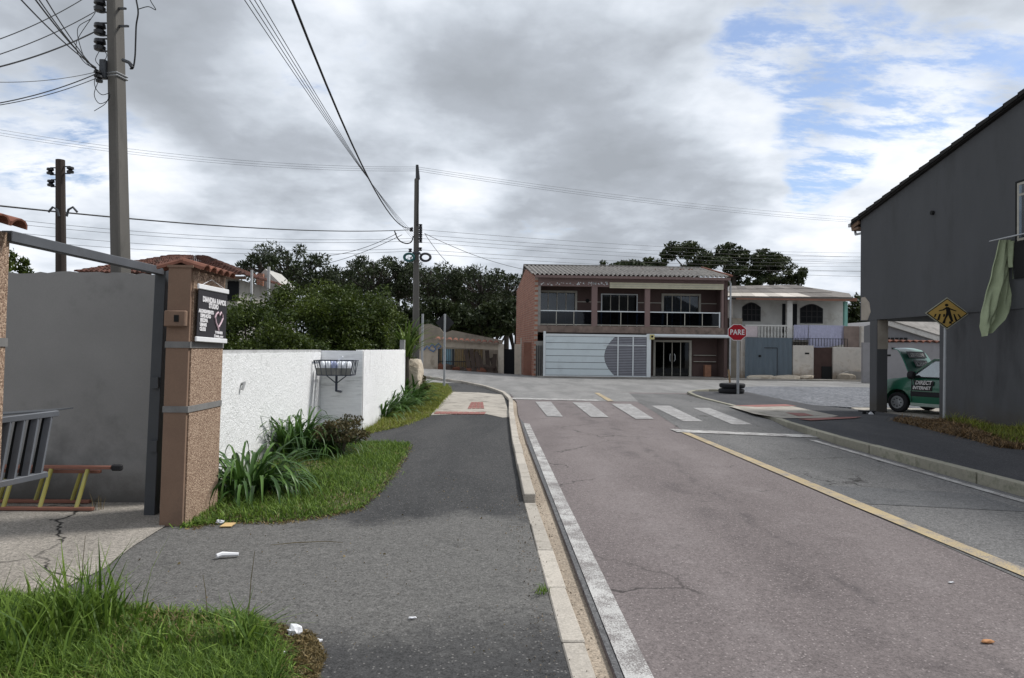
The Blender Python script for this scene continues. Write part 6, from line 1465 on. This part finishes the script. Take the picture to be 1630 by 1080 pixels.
b.f = [(i*(n2+1)+j, i*(n2+1)+j+1, (i+1)*(n2+1)+j+1, (i+1)*(n2+1)+j) for i in range(n1) for j in range(n2)]
b.build('roof', 'car_green', car, smooth=True)
def pane(pts, name='window'): MB().prism([Vector(p) for p in pts], (0, .006, 0)).build(name, 'car_glass', car)
for s in (-1, 1):
    S_ = lf_ if s < 0 else rt_; P0, P1, P2, P3 = map(Vector, S_); bm1 = P0.lerp(P3, .50); tp1 = P1.lerp(P2, .42)
    pane([P0.lerp(P3, .05), bm1-Vector((.04, 0, 0)), tp1-Vector((.04, 0, .02)), P1+Vector((.04, 0, -.02))], 'side_window'); pane([bm1+Vector((.05, 0, 0)), P0.lerp(P3, .94), P2.lerp(P3, .1), tp1+Vector((.05, 0, -.02))], 'side_window')
    bx(1.03, 3.6, s*.80-.02, s*.80+.02, .975, 1.0).build('window_seal', 'car_trim', car)
    bx(1.1, 2.75, s*.825-.012, s*.825+.012, .47, .60).build('side_moulding', 'car_trim', car, bevel=.006)
    bx(1.08, 2.72, s*.79-.02, s*.79+.02, .20, .29).build('sill', 'car_sill', car, bevel=.01)
    bx(1.86, 2.04, s*.832-.01, s*.832+.012, .80, .845).build('door_handle', 'car_trim', car, bevel=.005)
    for dx in (1.12, 2.16): bx(dx, dx+.012, s*.826-.006, s*.826+.006, .32, .97).build('door_gap', 'car_trim', car)
    MB().lathe([(.02, -.10), (.10, -.08), (.115, 0), (.09, .06), (.02, .07)], (1.20, s*.95, 1.04), 12, 'x').bar((1.2, s*.82, 1.0), (1.2, s*.92, 1.02), .06).build('wing_mirror', 'car_trim', car, smooth=True)
    for wx in (WXF, WXR):
        w = MB().lathe([(.17, -.085), (.245, -.085), (WR, -.055), (WR, .055), (.245, .085), (.17, .085)], (wx, s*.745, WR), 28, 'y').build('wheel', 'rubber', car, smooth=True)
        r_ = MB().lathe([(.175, .087*s), (.165, .097*s), (.145, .091*s), (.07, .099*s), (.05, .104*s), (.02, .104*s)], (wx, s*.745, WR), 20, 'y').build('rim', 'rim_grey', w, smooth=True)
        for k in range(8): a = 2*math.pi*k/8; MB().lathe([(.02, .0), (.02, .006)], (wx+.108*math.cos(a), s*(.745+.090) if s > 0 else s*(.745+.090)-.008, WR+.108*math.sin(a)), 8, 'y').build('rim_hole', 'car_trim', w)
    bx(.03, .22, s*.62-.1, s*.62+.1, .60, .74).build('headlight', 'sign_white', car, bevel=.03)
pane([Vector(lf_[0])+Vector((.02, .05, .01)), Vector(rt_[0])+Vector((.02, -.05, .01)), Vector(rt_[1])+Vector((0, -.05, -.02)), Vector(lf_[1])+Vector((0, .05, -.02))], 'windscreen')
bx(1.25, 3.3, -.70, .70, .99, 1.0).build('interior', 'engine_dark', car); 
for s in (-.35, .35): bx(1.95, 2.12, s-.22, s+.22, .98, 1.36).build('seat_back', 'car_trim', car, bevel=.05)
# bonnet hinged at the windscreen
hang = R(62); hb = MB(); n1, n2 = 8, 8; Lh = .93
def hpt(u, v_, d=0.0):                               # u from hinge to tip, v across
    w = .70*(1-.22*u**3); a = u*Lh; h_ = .05*math.sin(math.pi*min(u, 1))+.03*(1-v_*v_)+d-.12*max(0, u-.85)/.15
    return (1.02-a*math.cos(hang)+h_*math.sin(hang), v_*w, 1.0+a*math.sin(hang)+h_*math.cos(hang))
for d in (0, -.03):
    for i in range(n1+1):
        for j in range(n2+1): hb.v.append(hpt(i/n1, j/n2*2-1, d))
m_ = (n1+1)*(n2+1)
for i in range(n1):
    for j in range(n2):
        a = i*(n2+1)+j; hb.f += [(a, a+1, a+n2+2, a+n2+1), (m_+a+n2+1, m_+a+n2+2, m_+a+1, m_+a)]
for j in range(n2): hb.f += [(j, m_+j, m_+j+1, j+1), (n1*(n2+1)+j, n1*(n2+1)+j+1, m_+n1*(n2+1)+j+1, m_+n1*(n2+1)+j)]
for i in range(n1):
    for j in (0, n2): a = i*(n2+1)+j; hb.f.append((a, a+n2+1, m_+a+n2+1, m_+a))
hood = hb.build('bonnet', flake('car_green_pale', (.04, .20, .14)), car, smooth=True)
mat('decal_black', (.012, .012, .014), .4, .05, 4)
# lettering: on the near door and, upside down, on the raised bonnet
bx(1.14, 1.66, -.842, -.836, .63, .77).build('decal', 'decal_black', car); bx(1.20, 1.70, -.842, -.836, .775, .90).build('decal', 'decal_black', car)
for s_t, x_, z_ in (('DIRECT', 1.45, .838), ('INTERNET', 1.40, .70)):
    v, f = text(s_t, .145 if len(s_t) == 6 else .118, .004); MB().add([(x_+p[0]*.85+p[1]*.2, -.845-p[2]*.3, z_+p[1]) for p in v], f).build('lettering', 'sign_white', car)
Hd = [Vector(hpt(.30, 0, .012)), Vector(hpt(.62, 0, .012))]; eu = (Vector(hpt(.7, 0))-Vector(hpt(.2, 0))).normalized()
hn = eu.cross(Vector((0, -1, 0))).normalized(); hn = hn if hn.x > 0 else -hn
for u_, s_t, wd in ((.36, 'DIRECT', .34), (.66, 'INTERNET', .46)):
    o_ = Vector(hpt(u_, 0, .02)); hh_ = .10
    MB().prism([o_+Vector((0, -wd, 0))-eu*hh_+hn*.0, o_+Vector((0, wd, 0))-eu*hh_, o_+Vector((0, wd, 0))+eu*hh_, o_+Vector((0, -wd, 0))+eu*hh_], tuple(hn*.006)).build('decal', 'decal_black', hood)
    v, f = text(s_t, .17 if len(s_t) == 6 else .15, .004)
    ex_ = Vector((0, 1, 0)); ey_ = -eu                # read from the front of the car, so upside down from the seats
    if ex_.cross(ey_).dot(hn) < 0: ex_ = -ex_
    MB().add([o_+hn*.009+ex_*p[0]+ey_*p[1]+hn*p[2]*.4 for p in v], f).build('lettering', 'sign_white', hood)
MB().tube([(.5, .55, .95), (.62, .5, 1.55)], .01, 6).build('prop_rod', 'galvanised', car)
wc_ = G(1428, 656.5, .008); car.rotation_euler = (0, 0, R(-60)); car.scale = (1.0, 1.0, 1.0)
loc = Vector((wc_[0], wc_[1], .008))-Matrix.Rotation(R(-60), 3, 'Z')@Vector((WXF, -.83, 0)); car.location = loc

# ------------------------------------------------------------ small loose things
mat('paper_white', (.70, .70, .72), .8, .05, 8); mat('card_tan', (.52, .36, .17), .85, .1, 8); mat('plastic_blue', (.03, .045, .14), .5, .1, 8)
def crumple(name, label, px, py, r, m, z=.03, seed=1, flat=.5, cat='litter'):
    q = G(px, py, z); bm = bmesh.new(); bmesh.ops.create_icosphere(bm, subdivisions=2, radius=1); rg = random.Random(seed); b = MB()
    for v in bm.verts: k = 1+rg.uniform(-.35, .35); b.v.append((q[0]+v.co.x*r[0]*k, q[1]+v.co.y*r[1]*k, z+max(0, (v.co.z+.75)*r[2]*k)))
    b.f = [tuple(x.index for x in f_.verts) for f_ in bm.faces]; bm.free(); return tag(b.build(name, m), label, cat)
crumple('paper_scrap', 'crumpled white paper lying at the right end of the grass verge', 468, 1012, (.04, .03, .028), 'paper_white', .03, 1)
crumple('paper_scrap', 'small white scrap on the asphalt below the crumpled paper', 447, 1043, (.028, .014, .01), 'paper_white', .03, 2)
crumple('paper_scrap', 'tiny white flake on the asphalt right of the crumpled paper', 508, 1022, (.016, .012, .008), 'paper_white', .026, 3)
crumple('paper_scrap', 'tiny pale flake near the middle of the asphalt path', 656, 985, (.022, .01, .006), 'paper_white', .026, 4)
crumple('paper_scrap', 'tiny white scrap beside the tan card at the lawn edge', 350, 833, (.035, .02, .015), 'paper_white', .03, 5)
q = G(362, 837, .027); tag(MB().prism([(q[0]-.045, q[1]-.06, .028), (q[0]+.05, q[1]-.05, .028), (q[0]+.055, q[1]+.05, .034), (q[0]-.035, q[1]+.045, .034)], (0, 0, .008)).build('card', 'card_tan'), 'tan card lying at the edge of the near lawn', 'card')
q = G(358, 887, .03); tb = MB().tube([(q[0]-.05, q[1]-.03, .045), (q[0]-.02, q[1], .05), (q[0]+.09, q[1]+.03, .042)], [.017, .020, .013], 8).build('squeezed_tube', 'paper_white', smooth=True); tag(tb, 'squeezed white tube lying on the driveway asphalt', 'tube')
tag(MB().tube([G(430, 868, .032), G(470, 864, .036), G(520, 862, .036), G(546, 864, .032)], [.002, .004, .003, .002], 5).build('dry_leaf_stem', 'dry_stalk'), 'long dry stem lying across the driveway', 'stem')
crumple('leaf', 'small orange leaf on the reddish lane near the bottom right corner', 1571, 1023, (.035, .018, .008), mat('leaf_orange', (.45, .22, .10), .8, .1, 8), .004, 6, .3, 'leaf')
crumple('paper_scrap', 'tiny white scrap on the reddish lane beside the yellow line', 1514, 928, (.022, .010, .006), 'paper_white', .004, 7)
crumple('plastic_bag', 'dark blue plastic thing lying in the weeds by the crossing sign', 1520, 668, (.10, .08, .09), 'plastic_blue', .06, 8)
crumple('paper_scrap', 'white plastic piece lying in the weeds right of the blue one', 1534, 671, (.09, .05, .05), 'paper_white', .06, 9)
q = G(1382, 661, .012); sk = thing('small_cart', 'low black wheeled board at the foot of the carport column', 'cart', (q[0], q[1], .012))
bx(q[0]-.22, q[0]+.14, q[1]-.14, q[1]+.10, .10, .13).build('deck', 'rubber', sk, bevel=.01)
for dx in (-.16, .06): MB().lathe([(.05, -.02), (.05, .02)], (q[0]+dx, q[1]-.1, .065), 10, 'y').build('wheel', 'rubber', sk)
crumple('paper_scrap', 'white crumpled bag under the black wheeled board', 1386, 662, (.07, .05, .05), 'paper_white', .012, 10)
# gravel grains along the kerbs and crumbs of asphalt beside the flat kerb stones
n_ = 500; pts = np.concatenate([scatter([(-2.6, 3.4), (.3, 3.4), (.3, 9), (-1.6, 9), (-2.6, 6)], n_), np.full((n_, 1), .024)], 1); v, f, t = leaves(pts, np.where(RNG.random(n_) < .93, .010, .028), .8); raw('pavement_crumbs', v, f, 'grass_dry', None, t, 'stuff')
n_ = 420; pts = np.stack([.30+.06*RNG.normal(size=n_), 2.5+5*RNG.random(n_), np.full(n_, .026)], 1); v, f, t = leaves(pts, .011, .9); raw('asphalt_crumbs', v, f, 'litter_brown', None, t, 'stuff')
for nm in [o for o in bpy.data.objects if o.name.startswith('cut')]: bpy.data.objects.remove(nm)
